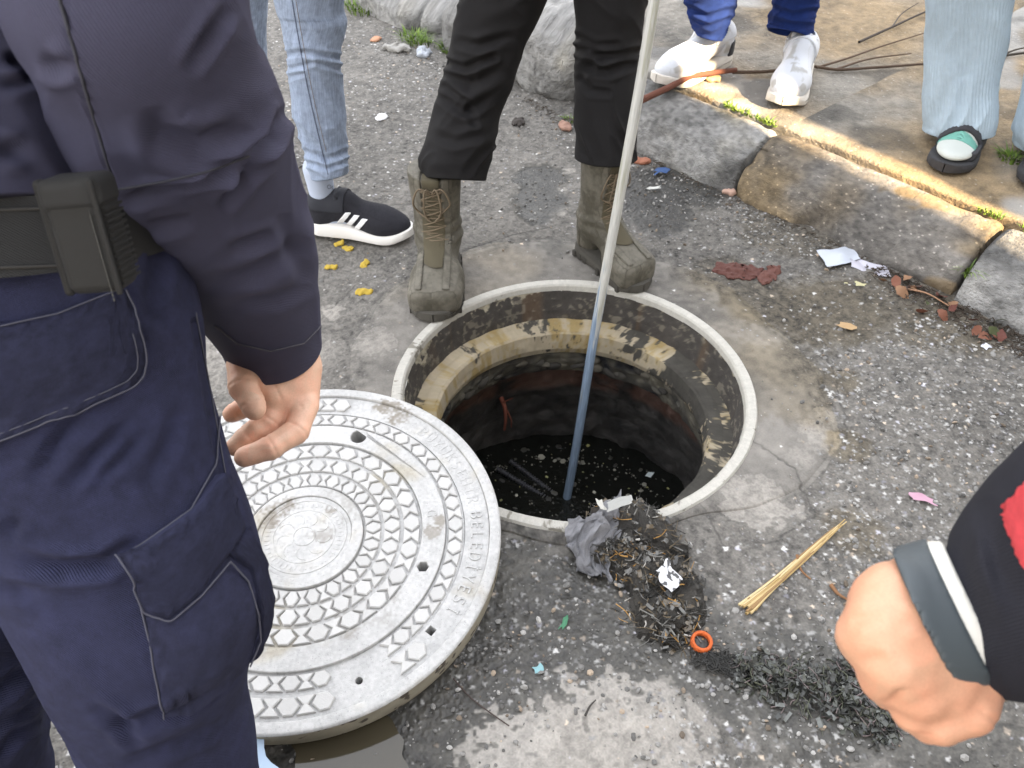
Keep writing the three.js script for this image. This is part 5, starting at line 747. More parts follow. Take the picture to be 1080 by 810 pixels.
{
  const up = (v) => v.setY(PH), heelA = up(onP(768, 62)), toeA = onP(690, 96), heelB = onP(842, 68), toeB = onP(822, 120);
  toeA.y = toeB.y = heelB.y = PH + 0.003; heelA.y = PH + 0.004;
  const P = person('person in dark blue jeans and dirty white trainers on the pavement', [0.8, PH, -2.8]), hip = [0.82, 1.08, -2.95];
  const legA = loft([[715, -150, 815, -150, 2.35, 1], [718, -70, 795, -70, 2.5, 1], [722, -20, 782, -22, 2.6, 1], [723, 5, 776, 2, 2.65, 1.05], [728, 24, 768, 27, 2.69, 1.1], [734, 36, 762, 42, 2.71, 1.15]], { nu: 80, nv: 130, disp: fabricFolds(5.5, 0.004, 22, 1), lip: 0.02, creases: [[[[724, 8], [745, 18], [772, 10]], 3, 0.006], [[[728, 24], [750, 28], [768, 20]], 3, 0.005]] });
  const legB = loft([[800, -150, 895, -150, 2.36, 1], [808, -70, 880, -70, 2.5, 1], [813, -15, 866, -15, 2.61, 1], [814, 5, 862, 6, 2.65, 1.05], [811, 22, 858, 28, 2.69, 1.1], [810, 30, 854, 40, 2.7, 1.12]], { nu: 80, nv: 130, disp: fabricFolds(9.5, 0.004, 22, 1), lip: 0.02, creases: [[[[815, 8], [835, 16], [860, 12]], 3, 0.006], [[[812, 22], [832, 26], [858, 28]], 3, 0.005]] });
  P.add('trousers', merge([legA, legB, pelvis(A3(at(757, -80, 2.48)), A3(at(845, -80, 2.48)), hip, 0.13)]), cloth([0.008, 0.024, 0.13], 0.35, 531, 0.25, 0.85, 0.0012));
  const wA = wear(P, trainer, heelA, toeA, [1.2, 1.2, 1.22]).userData.ankle, wB = wear(P, trainer, heelB, toeB, [1.22, 1.2, 1.2]).userData.ankle;
  figure(P, standing(hip, [-0.45, 0, 1], { anL: wA, anR: wB, knL: A3(at(757, -70, 2.5)), knR: A3(at(845, -70, 2.5)) }), [], cloth([0.05, 0.06, 0.08], 0.2, 507, 0.3, 0.85, 0.0006));
  for (const w of P.o.children.filter((c) => c.name === 'shoe')) for (const s of [-1, 1]) part('side_panel', panelG[s], panelM, w);
  const s2 = P.o.children.filter((c) => c.name === 'shoe')[0], dark = std([0.03, 0.03, 0.033]);
  s2.add(Object.assign(new THREE.Mesh(shell(lowSDF, 0.001, 0.003, (p) => Math.max(p[2] - 0.06 + p[1] * 0.2, p[1] - 0.07), ...LB), dark), { name: 'heel_counter' })); s2.children.at(-1).userData.label = 'dark heel panel';
}
// ---------------------------------------------------------------- the person in pale ribbed trousers and dark sandals
{
  const toeA = onP(990, 188, 0.004), heelA = toeA.clone().add(V(0.17, 0, -0.24)), toeB = onP(1090, 206, 0.004), heelB = toeB.clone().add(V(0.13, 0, -0.22));
  const P = person('person in pale blue ribbed trousers and dark sandals over white and green socks', [1.38, PH, -2.35]), hip = [1.42, 1.08, -2.52];
  const ribs = (s) => { const f = fabricFolds(s, 0.003, 8, 0.8); return (th, len, q, n, v) => f(th, len, q, n, v) + 0.0012 * Math.sin(th * 62); };
  const legA = loft([[970, -180, 1095, -180, 2.02, 1], [975, -80, 1080, -80, 2.15, 1], [978, 0, 1066, 0, 2.26, 0.95], [978, 50, 1058, 50, 2.33, 0.95], [977, 95, 1049, 92, 2.38, 1], [976, 125, 1047, 122, 2.41, 1.05], [976, 140, 1045, 137, 2.43, 1.05]], { nu: 250, nv: 150, disp: ribs(3.7), lip: 0.02, creases: [[[[1000, 80], [992, 110], [980, 138]], 6, 0.007], [[[1020, 60], [1010, 100], [1008, 135]], 8, 0.004]] });
  const legB = loft([[1105, -180, 1230, -180, 2.0, 1], [1098, 0, 1190, 0, 2.2, 1], [1086, 80, 1165, 80, 2.3, 1], [1073, 135, 1150, 135, 2.34, 1.05], [1072, 155, 1146, 155, 2.37, 1.05]], { nu: 250, nv: 100, disp: ribs(5.9), lip: 0.02 });
  P.add('trousers', merge([legA, legB, pelvis(A3(at(1030, -90, 2.14)), A3(at(1120, -90, 2.1)), hip, 0.13)]), cloth([0.42, 0.52, 0.6], 0.12, 541, 0.3, 0.9, 0.0008));
    const foot = (p) => { let d = ell(p, [0.004, 0.04, 0.205], [0.046, 0.017, 0.066]); d = smin(d, cap(p, [0, 0.055, 0.16], [0, 0.085, 0.07], 0.03, 0.034), 0.04); d = smin(d, cap(p, [0, 0.05, 0.04], [0, 0.14, 0.05], 0.032, 0.035), 0.03); return Math.max(d, 0.026 - p[1]); };
  const g = new THREE.Group(), sandal = part('sandal', soleGeo(0.285, 0.118, 0.03, 0.026, 0.006, 1.0), std([0.03, 0.03, 0.033], { bumpMap: rep(grainRel, 0.1), bumpScale: 0.001 }), g);
  part('strap', shell(foot, 0.003, 0.0028, (p) => Math.max(Math.abs(p[2] - 0.17 + p[0] * 0.25) - 0.017, 0.02 - p[1]), ...UB), std([0.028, 0.028, 0.032]), sandal); part('strap', shell(foot, 0.003, 0.0028, (p) => Math.max(Math.abs(p[2] - 0.1 - p[0] * 0.2) - 0.012, 0.02 - p[1]), ...UB), std([0.028, 0.028, 0.032]), sandal);
  part('strap_edge', shell(foot, 0.004, 0.004, (p) => Math.max(Math.abs(p[0] - 0.045) - 0.012, 0.1 - p[2], p[2] - 0.23, 0.02 - p[1], p[1] - 0.05), ...UB), std([0.035, 0.035, 0.04]), sandal);
  part('buckle', new RoundedBoxGeometry(0.026, 0.004, 0.018, 2, 0.0015).rotateX(0.5).translate(-0.008, 0.083, 0.172), std([0.5, 0.38, 0.25], { metalness: 0.3, roughness: 0.4 }), sandal); part('buckle', new THREE.SphereGeometry(0.005, 12, 8).translate(0.022, 0.077, 0.168), std([0.7, 0.7, 0.7], { metalness: 0.8, roughness: 0.3 }), sandal);
  const sock = part('sock', nets(foot, [-0.07, 0, -0.02], [0.07, 0.18, 0.28], 0.0035), sockM([0.62, 0.66, 0.62]), sandal); sock.userData.label = 'white sock with a green band';
  for (const z of [0.196, 0.12]) part('sock_band', shell(foot, 0.0006, 0.001, (p) => Math.max(Math.abs(p[2] - z) - 0.012, 0.03 - p[1]), ...UB, 0.0022), sockM([0.2, 0.5, 0.42]), g.children[0]);
  const wA = wear(P, sandal, heelA, toeA, 1.08).userData.ankle, wB = wear(P, sandal, heelB, toeB, 1.08).userData.ankle;
  figure(P, standing(hip, [-0.5, 0, 1], { anL: wA, anR: wB, knL: A3(at(1030, -60, 2.18)), knR: A3(at(1120, -60, 2.14)) }), [], cloth([0.2, 0.18, 0.2], 0.2, 508, 0.3, 0.85, 0.0006));
}
// ---------------------------------------------------------------- the near person on the right, of whom a fist and sleeve reach into the frame
{
  const P = person('person in black and coral red jacket whose fist reaches in close by', [0.62, 0, 0.1]), hip = [0.62, 0.95, 0.1];
  const fistM = new THREE.MeshPhysicalMaterial({ map: skinM.map, color: lin(0.74, 0.63, 0.55), roughness: 0.5 }), d0 = 0.5, sleeve = loft([[1018, 722, 992, 588, d0 + 0.005, 0.85], [1030, 730, 996, 576, d0, 0.9], [1060, 735, 1010, 545, d0 - 0.005, 0.92], [1110, 738, 1052, 490, d0 - 0.015, 0.95], [1190, 742, 1110, 440, d0 - 0.03, 0.95], [1320, 740, 1230, 380, d0 - 0.05, 0.95]].map(([a, b, c, d, e, k]) => [a, b, c, d, e, k]).reverse(), { nu: 120, nv: 140, lip: 0.015, disp: fabricFolds(4.9, 0.003, 20), creases: [[[[1012, 560], [1020, 620], [1050, 690]], 12, 0.004], [[[1040, 520], [1052, 590], [1078, 640]], 12, 0.004]] });
  const sk = skinOf(sleeve), bm = cloth([0.012, 0.012, 0.017], 0.2, 551, 0.3, 0.8, 0.0006), jm = P.add('sleeve', sleeve, bm);
  P.add('coral_panel', patch(sk, [[1060, 536], [1072, 522], [1086, 509], [1112, 494]], [[1062, 552], [1072, 585], [1086, 604], [1112, 625]], 0.0025, 30, 20), cloth([0.7, 0.07, 0.08], 0.15, 552, 0.3, 0.7, 0.0006), jm);
  const q = (x, y, d, r) => PD(x + 8 * sstep(1030, 960, x), y - 8 * sstep(640, 720, y), d, r), hand = handMesh([[q(1020, 655, 0.5), q(985, 655, 0.498), 0.031, 0.034], [q(985, 630, 0.497), q(935, 632, 0.485), 0.026, 0.021], [q(985, 665, 0.493), q(925, 672, 0.478), 0.027, 0.022], [q(990, 690, 0.497), q(945, 710, 0.48), 0.026, 0.022], [q(1005, 705, 0.5), q(985, 730, 0.487), 0.024, 0.021]], [
    [q(938, 628, 0.483, 0.0155), q(916, 634, 0.492, 0.0135), q(917, 650, 0.515, 0.0115), q(938, 655, 0.522, 0.0095)],
    [q(918, 660, 0.475, 0.0165), q(902, 675, 0.485, 0.0142), q(908, 690, 0.512, 0.0122), q(932, 690, 0.522, 0.0098)],
    [q(934, 706, 0.474, 0.0165), q(925, 722, 0.485, 0.014), q(932, 735, 0.51, 0.012), q(952, 728, 0.522, 0.0098)],
    [q(962, 736, 0.479, 0.0165), q(958, 755, 0.488, 0.0135), q(968, 763, 0.51, 0.0115), q(985, 750, 0.522, 0.0095)],
    [q(1030, 715, 0.488, 0.017), q(1020, 752, 0.482, 0.0155), q(990, 768, 0.484, 0.0128), q(972, 772, 0.492, 0.0108)]], 0.0021, [[[925, 650, 0.462], [900, 655, 0.47], 0.003, 0.003], [[925, 695, 0.458], [905, 702, 0.468], 0.003, 0.0032], [[950, 725, 0.463], [940, 740, 0.472], 0.003, 0.003], [[985, 735, 0.465], [1000, 712, 0.472], 0.0025, 0.002], [[955, 640, 0.46], [990, 640, 0.468], 0.004, -0.0012], [[945, 672, 0.452], [990, 665, 0.462], 0.004, -0.0012], [[958, 705, 0.457], [995, 688, 0.466], 0.004, -0.0012]].map(([a, b, w, h]) => [A3(at(...a)), A3(at(...b)), w, h]));
  figure(P, standing(hip, [-0.5, 0, -1], { elL: A3(at(1320, 560, 0.46)), haL: A3(at(1040, 655, 0.5)), shL: [0.42, 1.42, 0.02], haR: [0.86, 0.92, 0.0], elR: [0.9, 1.14, 0.16] }), [hand], bm); P.o.children.find((c) => c.name === 'body').material = fistM;
  const bs0 = at(999, 662, 0.467), bn = V().subVectors(at(975, 671, 0.507), at(1040, 651, 0.494)).normalize(), bm0 = at(992, 662, 0.487), bk = V().subVectors(at(975, 655, 0.495), at(1040, 655, 0.505)).normalize(), bc = at(988, 660, 0.497), strap = new THREE.Mesh(), cut = (p) => { const v = V(...p).sub(bs0); return Math.abs(v.dot(bn)) - 0.0092; };
  const wc = [[q(1040, 655, 0.505), q(985, 655, 0.498), 0.034, 0.0355], [q(985, 630, 0.497), q(935, 632, 0.485), 0.03, 0.024], [q(985, 665, 0.493), q(925, 672, 0.478), 0.031, 0.024]], handF = (p) => wc.reduce((d, [a, b, ra, rb]) => smin(d, cap(p, a, b, ra, rb), 0.014), 1e9), wrist = (p) => cap(p, A3(at(1040, 655, 0.505)), A3(at(975, 655, 0.495)), 0.033, 0.037);
  P.add('wrist_band', nets((p) => Math.max(handF(p) - 0.0034, cut(p), Math.hypot(p[0] - bm0.x, p[1] - bm0.y, p[2] - bm0.z) - 0.066), ...bounds([A3(bm0)], 0.068), 0.0021), std([0.045, 0.055, 0.06], { roughness: 0.6 }));
  P.add('cuff', nets((p) => { const v = V(...p).sub(at(1011, 662, 0.469)); return Math.max(handF(p) - 0.0016, Math.hypot(p[0] - bm0.x, p[1] - bm0.y, p[2] - bm0.z) - 0.05, Math.abs(v.dot(bn)) - 0.0115); }, ...bounds([A3(bm0)], 0.068), 0.0021), std([0.6, 0.58, 0.52])).userData.label = 'white shirt cuff under the sleeve';
  const legs = [-0.1, 0.1].map((x) => boxUV(nets((p) => cap(p, [0.62 + x, 0.92, 0.1], [0.62 + x, 0.1, 0.12], 0.1, 0.07) + 0.008 * fbm3(p[0] * 8, p[1] * 12, p[2] * 8, 3), [0.62 + x - 0.15, 0.05, -0.05], [0.62 + x + 0.15, 1.05, 0.25], 0.016)));
  P.add('trousers', merge([...legs, pelvis([0.52, 0.7, 0.1], [0.72, 0.7, 0.1], hip)]), cloth([0.02, 0.025, 0.05], 0.3, 553, 0.25, 0.9, 0.001));
  for (const x of [-0.1, 0.1]) { const w = wear(P, bootProto, V(0.62 + x, 0, 0.2), V(0.58 + x, 0, -0.08)); w.material = leatherM; for (const c of w.children) c.material = leatherM; }
}

// ---------------------------------------------------------------- what lies about
const dbl = (c, r = 0.8, o = {}) => std(c, { side: THREE.DoubleSide, roughness: r, ...o });
{ // loose grit
  const R = rng(77), N = 7000, im = new THREE.InstancedMesh(new THREE.DodecahedronGeometry(1, 0), std([1, 1, 1], { roughness: 0.9 }), N), M = new THREE.Matrix4(), Q = new THREE.Quaternion(), E = new THREE.Euler(), C = new THREE.Color(); let n = 0;
  while (n < N) {
    const x = -1.6 + R() * 3.4, z = -3.4 + R() * 3.1, [, s] = ts(x, z), r = Math.hypot(x - MH.x, z - MH.z); if (s > -0.01 || r < 0.42) continue;
    const gut = Math.exp(-Math.abs(s + 0.04) / 0.08), under = wsum(DAMP, x, z, 0.2 * vn2(x * 8, z * 8)); if (R() > 0.06 + 0.5 * dens(x, z) + 0.6 * gut + 0.5 * under) continue; if (r < 0.6 && R() > 0.15) continue;
    const k = 0.0013 + Math.pow(R(), 3.5) * 0.0048, p = onRoad(x, z, k * 0.25); M.compose(p, Q.setFromEuler(E.set(R() * 3, R() * 6, R() * 3)), V(k * (0.8 + R() * 0.6), k * (0.45 + R() * 0.35), k * (0.8 + R() * 0.5))); im.setMatrixAt(n, M);
    const t = R(), v = 0.09 + 0.36 * R() * R(); C.setRGB(v * (t < 0.15 ? 1.25 : 1.03), v, v * (t < 0.15 ? 0.75 : 0.94)); im.setColorAt(n, C); n++;
  }
  im.name = 'loose_gravel'; im.userData.kind = 'stuff'; im.userData.label = 'loose pale grit scattered on the asphalt'; scene.add(im);
}
{ // the heap raked out of the hole
  const c = G(680, 610), R = rng(31), heap = thing('sludge_heap', 'heap of dark wet sludge and straw raked out beside the hole', 'sludge', [c.x, 0, c.z]), B = [[640, 558, 0.045, 0.035], [668, 560, 0.055, 0.045], [695, 575, 0.05, 0.04], [690, 610, 0.055, 0.035], [665, 600, 0.04, 0.03], [712, 640, 0.06, 0.028], [690, 655, 0.05, 0.024], [715, 672, 0.04, 0.02], [650, 585, 0.04, 0.03], [630, 590, 0.03, 0.02]].map(([x, y, r, h]) => { const g = G(x, y); return [[g.x - c.x, 0.0, g.z - c.z], [r, h, r]]; });
  const field = (p) => { let d = 1; for (const [a, r] of B) d = smin(d, ell(p, a, [r[0] * 0.84, r[1], r[2] * 0.84]), 0.03); return d + 0.034 * fbm3(p[0] * 24, p[1] * 24, p[2] * 24, 4) + 0.004 * vn(p[0] * 120, p[1] * 120, p[2] * 120); };
  const g = nets(field, [-0.22, -0.03, -0.25], [0.2, 0.11, 0.26], 0.0042);
  paint(g, (x, y, z, o) => { const n = fbm3(x * 30, y * 30, z * 30, 3), m = fbm3(x * 9 + 4, y * 9, z * 9, 3), v = 0.045 * (1 + 0.9 * n); o[0] = v * (1.1 + 0.5 * Math.max(0, m)); o[1] = v * (1 + 0.2 * Math.max(0, m)); o[2] = v * 0.85; });
  part('sludge', g, std([1, 1, 1], { vertexColors: true, roughness: 0.32, bumpMap: rep(grainRel, 0.06), bumpScale: 0.005 }), heap);
  const pick = (R) => { const [a, r] = B[Math.floor(R() * B.length)], t = R() * 6.283, k = 1.18 * Math.sqrt(R()), p = V(a[0] + r[0] * k * Math.cos(t), Math.max(0, r[1] * (1 - k * k) * 0.9) + 0.004, a[2] + r[2] * k * Math.sin(t)); for (let i = 0; i < 12 && field([p.x, p.y, p.z]) < 0; i++) p.y += 0.003; return p; };
  const st = (name, n, len, rad, col, rough, label) => { const o = part(name, fibres(n, R, pick, len, rad, 0.9, 0.35), std(col, { roughness: rough }), heap); o.userData.kind = 'stuff'; o.userData.label = label; };
  const fl = []; for (let i = 0; i < 270; i++) { const p = pick(R), g = new THREE.PlaneGeometry(0.004 + R() * 0.012, 0.003 + R() * 0.006, 2, 1), q = g.attributes.position; for (let k = 0; k < q.count; k++) q.setZ(k, (R() - 0.5) * 0.004); g.rotateX(-1.57 + (R() - 0.5) * 1.6); g.rotateY(R() * 6.28); g.translate(p.x, p.y + 0.002, p.z); g.computeVertexNormals(); fl.push(g); }
  [[0.03, 0.028, 0.024], [0.09, 0.07, 0.045], [0.1, 0.096, 0.085]].forEach((c, i) => { const o = part('flakes', merge(fl.filter((_, k) => k % 3 === i)), dbl(c, 0.25), heap); o.userData.kind = 'stuff'; });
  st('dark_fibres', 420, [0.012, 0.05], [0.0006, 0.0016], [0.028, 0.026, 0.022], 0.5, 'black wet strands in the sludge'); st('brown_fibres', 170, [0.012, 0.04], [0.0006, 0.0018], [0.13, 0.1, 0.06], 0.7, 'brown strands in the sludge'); st('straw', 46, [0.012, 0.045], [0.0008, 0.002], [0.4, 0.22, 0.06], 0.7, 'yellow and orange straw in the sludge'); st('grey_fibres', 110, [0.01, 0.04], [0.0008, 0.0026], [0.17, 0.165, 0.15], 0.7, 'grey strands in the sludge'); st('pale_bits', 80, [0.006, 0.014], [0.001, 0.003], [0.4, 0.38, 0.34], 0.8, 'pale bits in the sludge');
  // rag over the rim
  const TL = G(594, 550, 0.03), TR = G(662, 518, 0.06), BL = G(606, 604, 0.012), BR = G(646, 616, 0.022), n = 70, pos = [], idx = [], uv = [];
  for (let side = 0; side < 2; side++) for (let j = 0; j <= n; j++) for (let i = 0; i <= n; i++) { const u = i / n, v = j / n, p = TL.clone().lerp(TR, u).lerp(BL.clone().lerp(BR, u), v), w = u * 5 + 0.9 * vn2(u * 3, v * 3, 3), f = 1 - Math.abs(vn2(w * 1.5, v * 1.1 + 0.5 * u, 7)), e = Math.sin(Math.PI * u) * Math.sin(Math.PI * Math.min(1, v * 1.15)); p.y += 0.045 * e * (0.35 + 0.65 * f * f) + 0.008 * vn2(u * 11, v * 11, 4) - side * 0.003; p.x += 0.014 * vn2(v * 4, u * 3, 9) + 0.006 * vn2(v * 13, u * 9, 10); p.z += 0.014 * vn2(v * 4, u * 3, 19) + 0.006 * vn2(u * 14, v * 9, 11); pos.push(p.x, p.y, p.z); uv.push(u * 0.12, v * 0.12); }
  const W = n + 1; for (let side = 0; side < 2; side++) for (let j = 0; j < n; j++) for (let i = 0; i < n; i++) { const k = side * W * W + j * W + i; side ? idx.push(k, k + 1, k + W, k + 1, k + W + 1, k + W) : idx.push(k, k + W, k + 1, k + 1, k + W, k + W + 1); }
  solo('rag', geoOf(pos, idx, uv), cloth([0.2, 0.2, 0.21], 0.4, 571, 0.12, 0.45, 0.001), 'grey wet rag lying over the rim of the hole', 'rag');
  scrapAt('paper_scrap', 'crumpled white scrap with dark print on the sludge heap', 'paper scrap', 703, 606, 0.045, 0.034, 0.05, dbl([1, 1, 1], 0.5, { map: tex(64, 64, (i, j, o) => { const v = fbm2(i / 11, j / 11, 2, 3) > 0.16 ? 0.05 : 0.5; o[0] = o[1] = v; o[2] = v * 1.02; }, true) }), 12, 0.5);
  scrapAt('plastic_scrap', 'bent pale grey plastic strip on top of the grey rag', 'plastic scrap', 652, 532, 0.09, 0.05, 0.02, dbl([0.28, 0.28, 0.26], 0.4), 17, 0.5);
  scrapAt('paper_scrap', 'white curled scrap standing up on the grey rag', 'paper scrap', 634, 532, 0.075, 0.011, 0.026, dbl([0.4, 0.39, 0.35]), 23, 0.2);
}
{ // black weed
  const c = G(850, 735), R = rng(41), o = thing('weed_clump', 'clump of black wet weed lying on the asphalt below the fist', 'weed', [c.x, 0, c.z]), S = [[790, 712, 0.03], [815, 722, 0.035], [840, 728, 0.045], [865, 730, 0.05], [890, 738, 0.05], [912, 750, 0.045], [900, 715, 0.03], [925, 765, 0.03]].map(([x, y, r]) => { const g = G(x, y); return [g.x - c.x, g.z - c.z, r]; });
  const hm = (x, z) => { let h = 0; for (const [a, b, r] of S) h = Math.max(h, 0.022 * sstep(1.2, 0, Math.hypot(x - a, z - b) / r)); return h; };
  const place = (R) => { const [a, b, r] = S[Math.floor(R() * S.length)], t = R() * 6.283, k = r * (R() + R() * R() * 0.7), x = a + k * Math.cos(t), z = b + k * Math.sin(t); return V(x, roadH(x + c.x, z + c.z) + 0.003 + hm(x, z) * (0.4 + R() * 0.8), z); };
  for (const [nm, n, col, rg, rad] of [['black_strands', 300, [0.03, 0.03, 0.027], 0.4, [0.0008, 0.0026]], ['olive_strands', 200, [0.08, 0.085, 0.055], 0.5, [0.0008, 0.002]], ['grey_strands', 150, [0.16, 0.125, 0.12], 0.5, [0.0008, 0.002]]]) { const m = part(nm, fibres(n, R, place, [0.008, 0.032], rad, 0.6, 0.45), std(col, { roughness: rg }), o); m.userData.kind = 'stuff'; }
  { const fl = []; for (let i = 0; i < 520; i++) { const p = place(R), g = new THREE.PlaneGeometry(0.005 + R() * 0.014, 0.003 + R() * 0.005, 3, 1), q = g.attributes.position; for (let k = 0; k < q.count; k++) q.setZ(k, (R() - 0.5) * 0.005); g.rotateX(-1.57 + (R() - 0.5) * 1.8); g.rotateY(R() * 6.28); g.translate(p.x, p.y + 0.002, p.z); g.computeVertexNormals(); fl.push(g); } [[0.03, 0.031, 0.027], [0.05, 0.053, 0.042], [0.11, 0.115, 0.105]].forEach((c2, i) => { const m = part('wet_leaves', merge(fl.filter((_, k) => (k % 5 < 2 ? 0 : k % 5 < 4 ? 1 : 2) === i)), dbl(c2, 0.35), o); m.userData.kind = 'stuff'; }); }
  const trail = [[735, 695], [755, 702], [775, 708], [800, 716], [690, 560], [600, 585], [595, 575]].map(([x, y]) => G(x, y)), tr = part('trailing_strands', fibres(260, R, (R) => { const t = R() * 2.99, i = Math.floor(t), p = trail[i].clone().lerp(trail[i + 1], t - i).add(V((R() - 0.5) * 0.035, 0, (R() - 0.5) * 0.03)); p.y = roadH(p.x, p.z) + 0.004; return p.sub(V(c.x, 0, c.z)); }, [0.01, 0.035], [0.0006, 0.0018], 0.3, 1), std([0.02, 0.019, 0.016], { roughness: 0.5 }), o); tr.userData.kind = 'stuff';
}
{ // orange ring, straw bundle, twigs
  const p = onG(738, 682), ring = thing('bottle_cap_ring', 'orange plastic ring lying on the asphalt', 'ring', A3(p)), pr = [[0.0125, 0.001], [0.0145, 0], [0.018, 0.001], [0.0188, 0.004], [0.0182, 0.0115], [0.0165, 0.013], [0.0135, 0.0125], [0.0125, 0.011], [0.0125, 0.001]].map(([a, b]) => new THREE.Vector2(a, b));
  part('ring_band', new THREE.LatheGeometry(pr, 40), std([0.62, 0.12, 0.02], { roughness: 0.55, bumpMap: rep(grainRel, 0.04), bumpScale: 0.001 }), ring); part('mud', nets((q) => ell(q, [0, 0.001, 0], [0.0135, 0.006, 0.0135]) + 0.002 * fbm3(q[0] * 200, q[1] * 200, q[2] * 200, 3), [-0.016, -0.006, -0.016], [0.016, 0.012, 0.016], 0.0014), std([0.035, 0.03, 0.026], { roughness: 0.5 }), ring); ring.rotation.set(0.12, 0, -0.06);
  const R = rng(51), A = onG(781, 651, 0.006), B = onG(889, 554, 0.006), D = B.clone().sub(A), nrm = V(-D.z, 0, D.x).normalize(), b = thing('straw_bundle', 'split dry tan reed lying on the asphalt right of the hole', 'reed', A3(A)), mats = [[0.48, 0.36, 0.17], [0.36, 0.25, 0.1], [0.56, 0.45, 0.25], [0.25, 0.15, 0.06]].map((c) => std(c, { roughness: 0.7 }));
  for (let i = 0; i < 15; i++) { const t0 = R() * 0.12, t1 = 0.85 + R() * 0.17, w = (R() - 0.5) * 0.02, sp = (R() - 0.5) * 0.016, P = [0, 0.3, 0.65, 1].map((k) => D.clone().multiplyScalar(lerp(t0, t1, k)).addScaledVector(nrm, w * (1 - 0.6 * k) + (k === 0 ? sp : 0) + 0.002 * (R() - 0.5)).add(V(0, 0.002 + R() * 0.004, 0))); part('reed_strip', taper(P, 0.0022 + R() * 0.001, 0.0012, 14, 5), mats[Math.floor(R() * 4)], b); }
  const twig = (label, pts, r0, r1, m, name = 'twig', cat = 'twig') => { const P = pts.map(([x, y, h]) => onG(x, y, h ?? 0.004)), o = thing(name, label, cat, A3(P[0])); part('stem', taper(P.map((q) => q.clone().sub(P[0])), r0, r1, 16, 6), m, o); return o; };
  const tw = std([0.2, 0.1, 0.045]);
  twig('short brown twig under the middle of the dry reed', [[838, 592], [843, 606], [853, 616]], 0.003, 0.0015, tw); twig('short brown twig just left of the fist', [[874, 622], [882, 632], [891, 637]], 0.004, 0.002, tw);
  twig('thin dark twig on the pale patch at the bottom', [[617, 757], [622, 747], [628, 741]], 0.0022, 0.001, std([0.04, 0.035, 0.03])); twig('long thin dark twig below the cover', [[478, 716], [495, 735], [515, 752], [537, 768]], 0.0012, 0.001, std([0.05, 0.035, 0.03]));
  // branches on the pavement
  const branch = (label, pts, r0, r1, c, side = []) => { const P = pts.map(([x, y, h]) => onP(x, y, h ?? 0.012)), o = thing('branch', label, 'branch', A3(P[0])); part('stem', taper(P.map((q) => q.clone().sub(P[0])), r0, r1, 30, 7), std(c, { bumpMap: rep(grainRel, 0.05), bumpScale: 0.002 }), o); for (const s of side) part('side_shoot', taper(s.map(([x, y, h]) => onP(x, y, h ?? 0.012).sub(P[0])), r1 * 1.1, r1 * 0.5, 14, 5), std(c), o); };
  branch('reddish bent branch lying from the pole to the white trainer', [[672, 114, 0.02], [700, 104, 0.03], [728, 92, 0.035], [752, 86, 0.03], [775, 80, 0.02]], 0.011, 0.008, [0.17, 0.06, 0.035]);
  branch('long thin brown branch behind the white trainers', [[772, 80], [810, 79], [850, 73], [880, 77], [920, 75], [975, 71]], 0.006, 0.004, [0.11, 0.07, 0.045], [[[860, 75], [890, 66], [930, 52], [975, 38]], [[880, 77], [915, 66], [960, 60]]]);
  branch('thin dark branch at the top beside the pale ribbed trousers', [[905, 48], [940, 32], [975, 16], [1010, 4]], 0.005, 0.003, [0.06, 0.045, 0.035], [[[940, 32], [950, 18], [968, 6]]]);
  branch('thin dark twig right of the pale ribbed trousers', [[1040, 66], [1060, 62], [1090, 58]], 0.005, 0.004, [0.05, 0.04, 0.03], [[[1050, 64], [1070, 56], [1090, 52]]]);
}
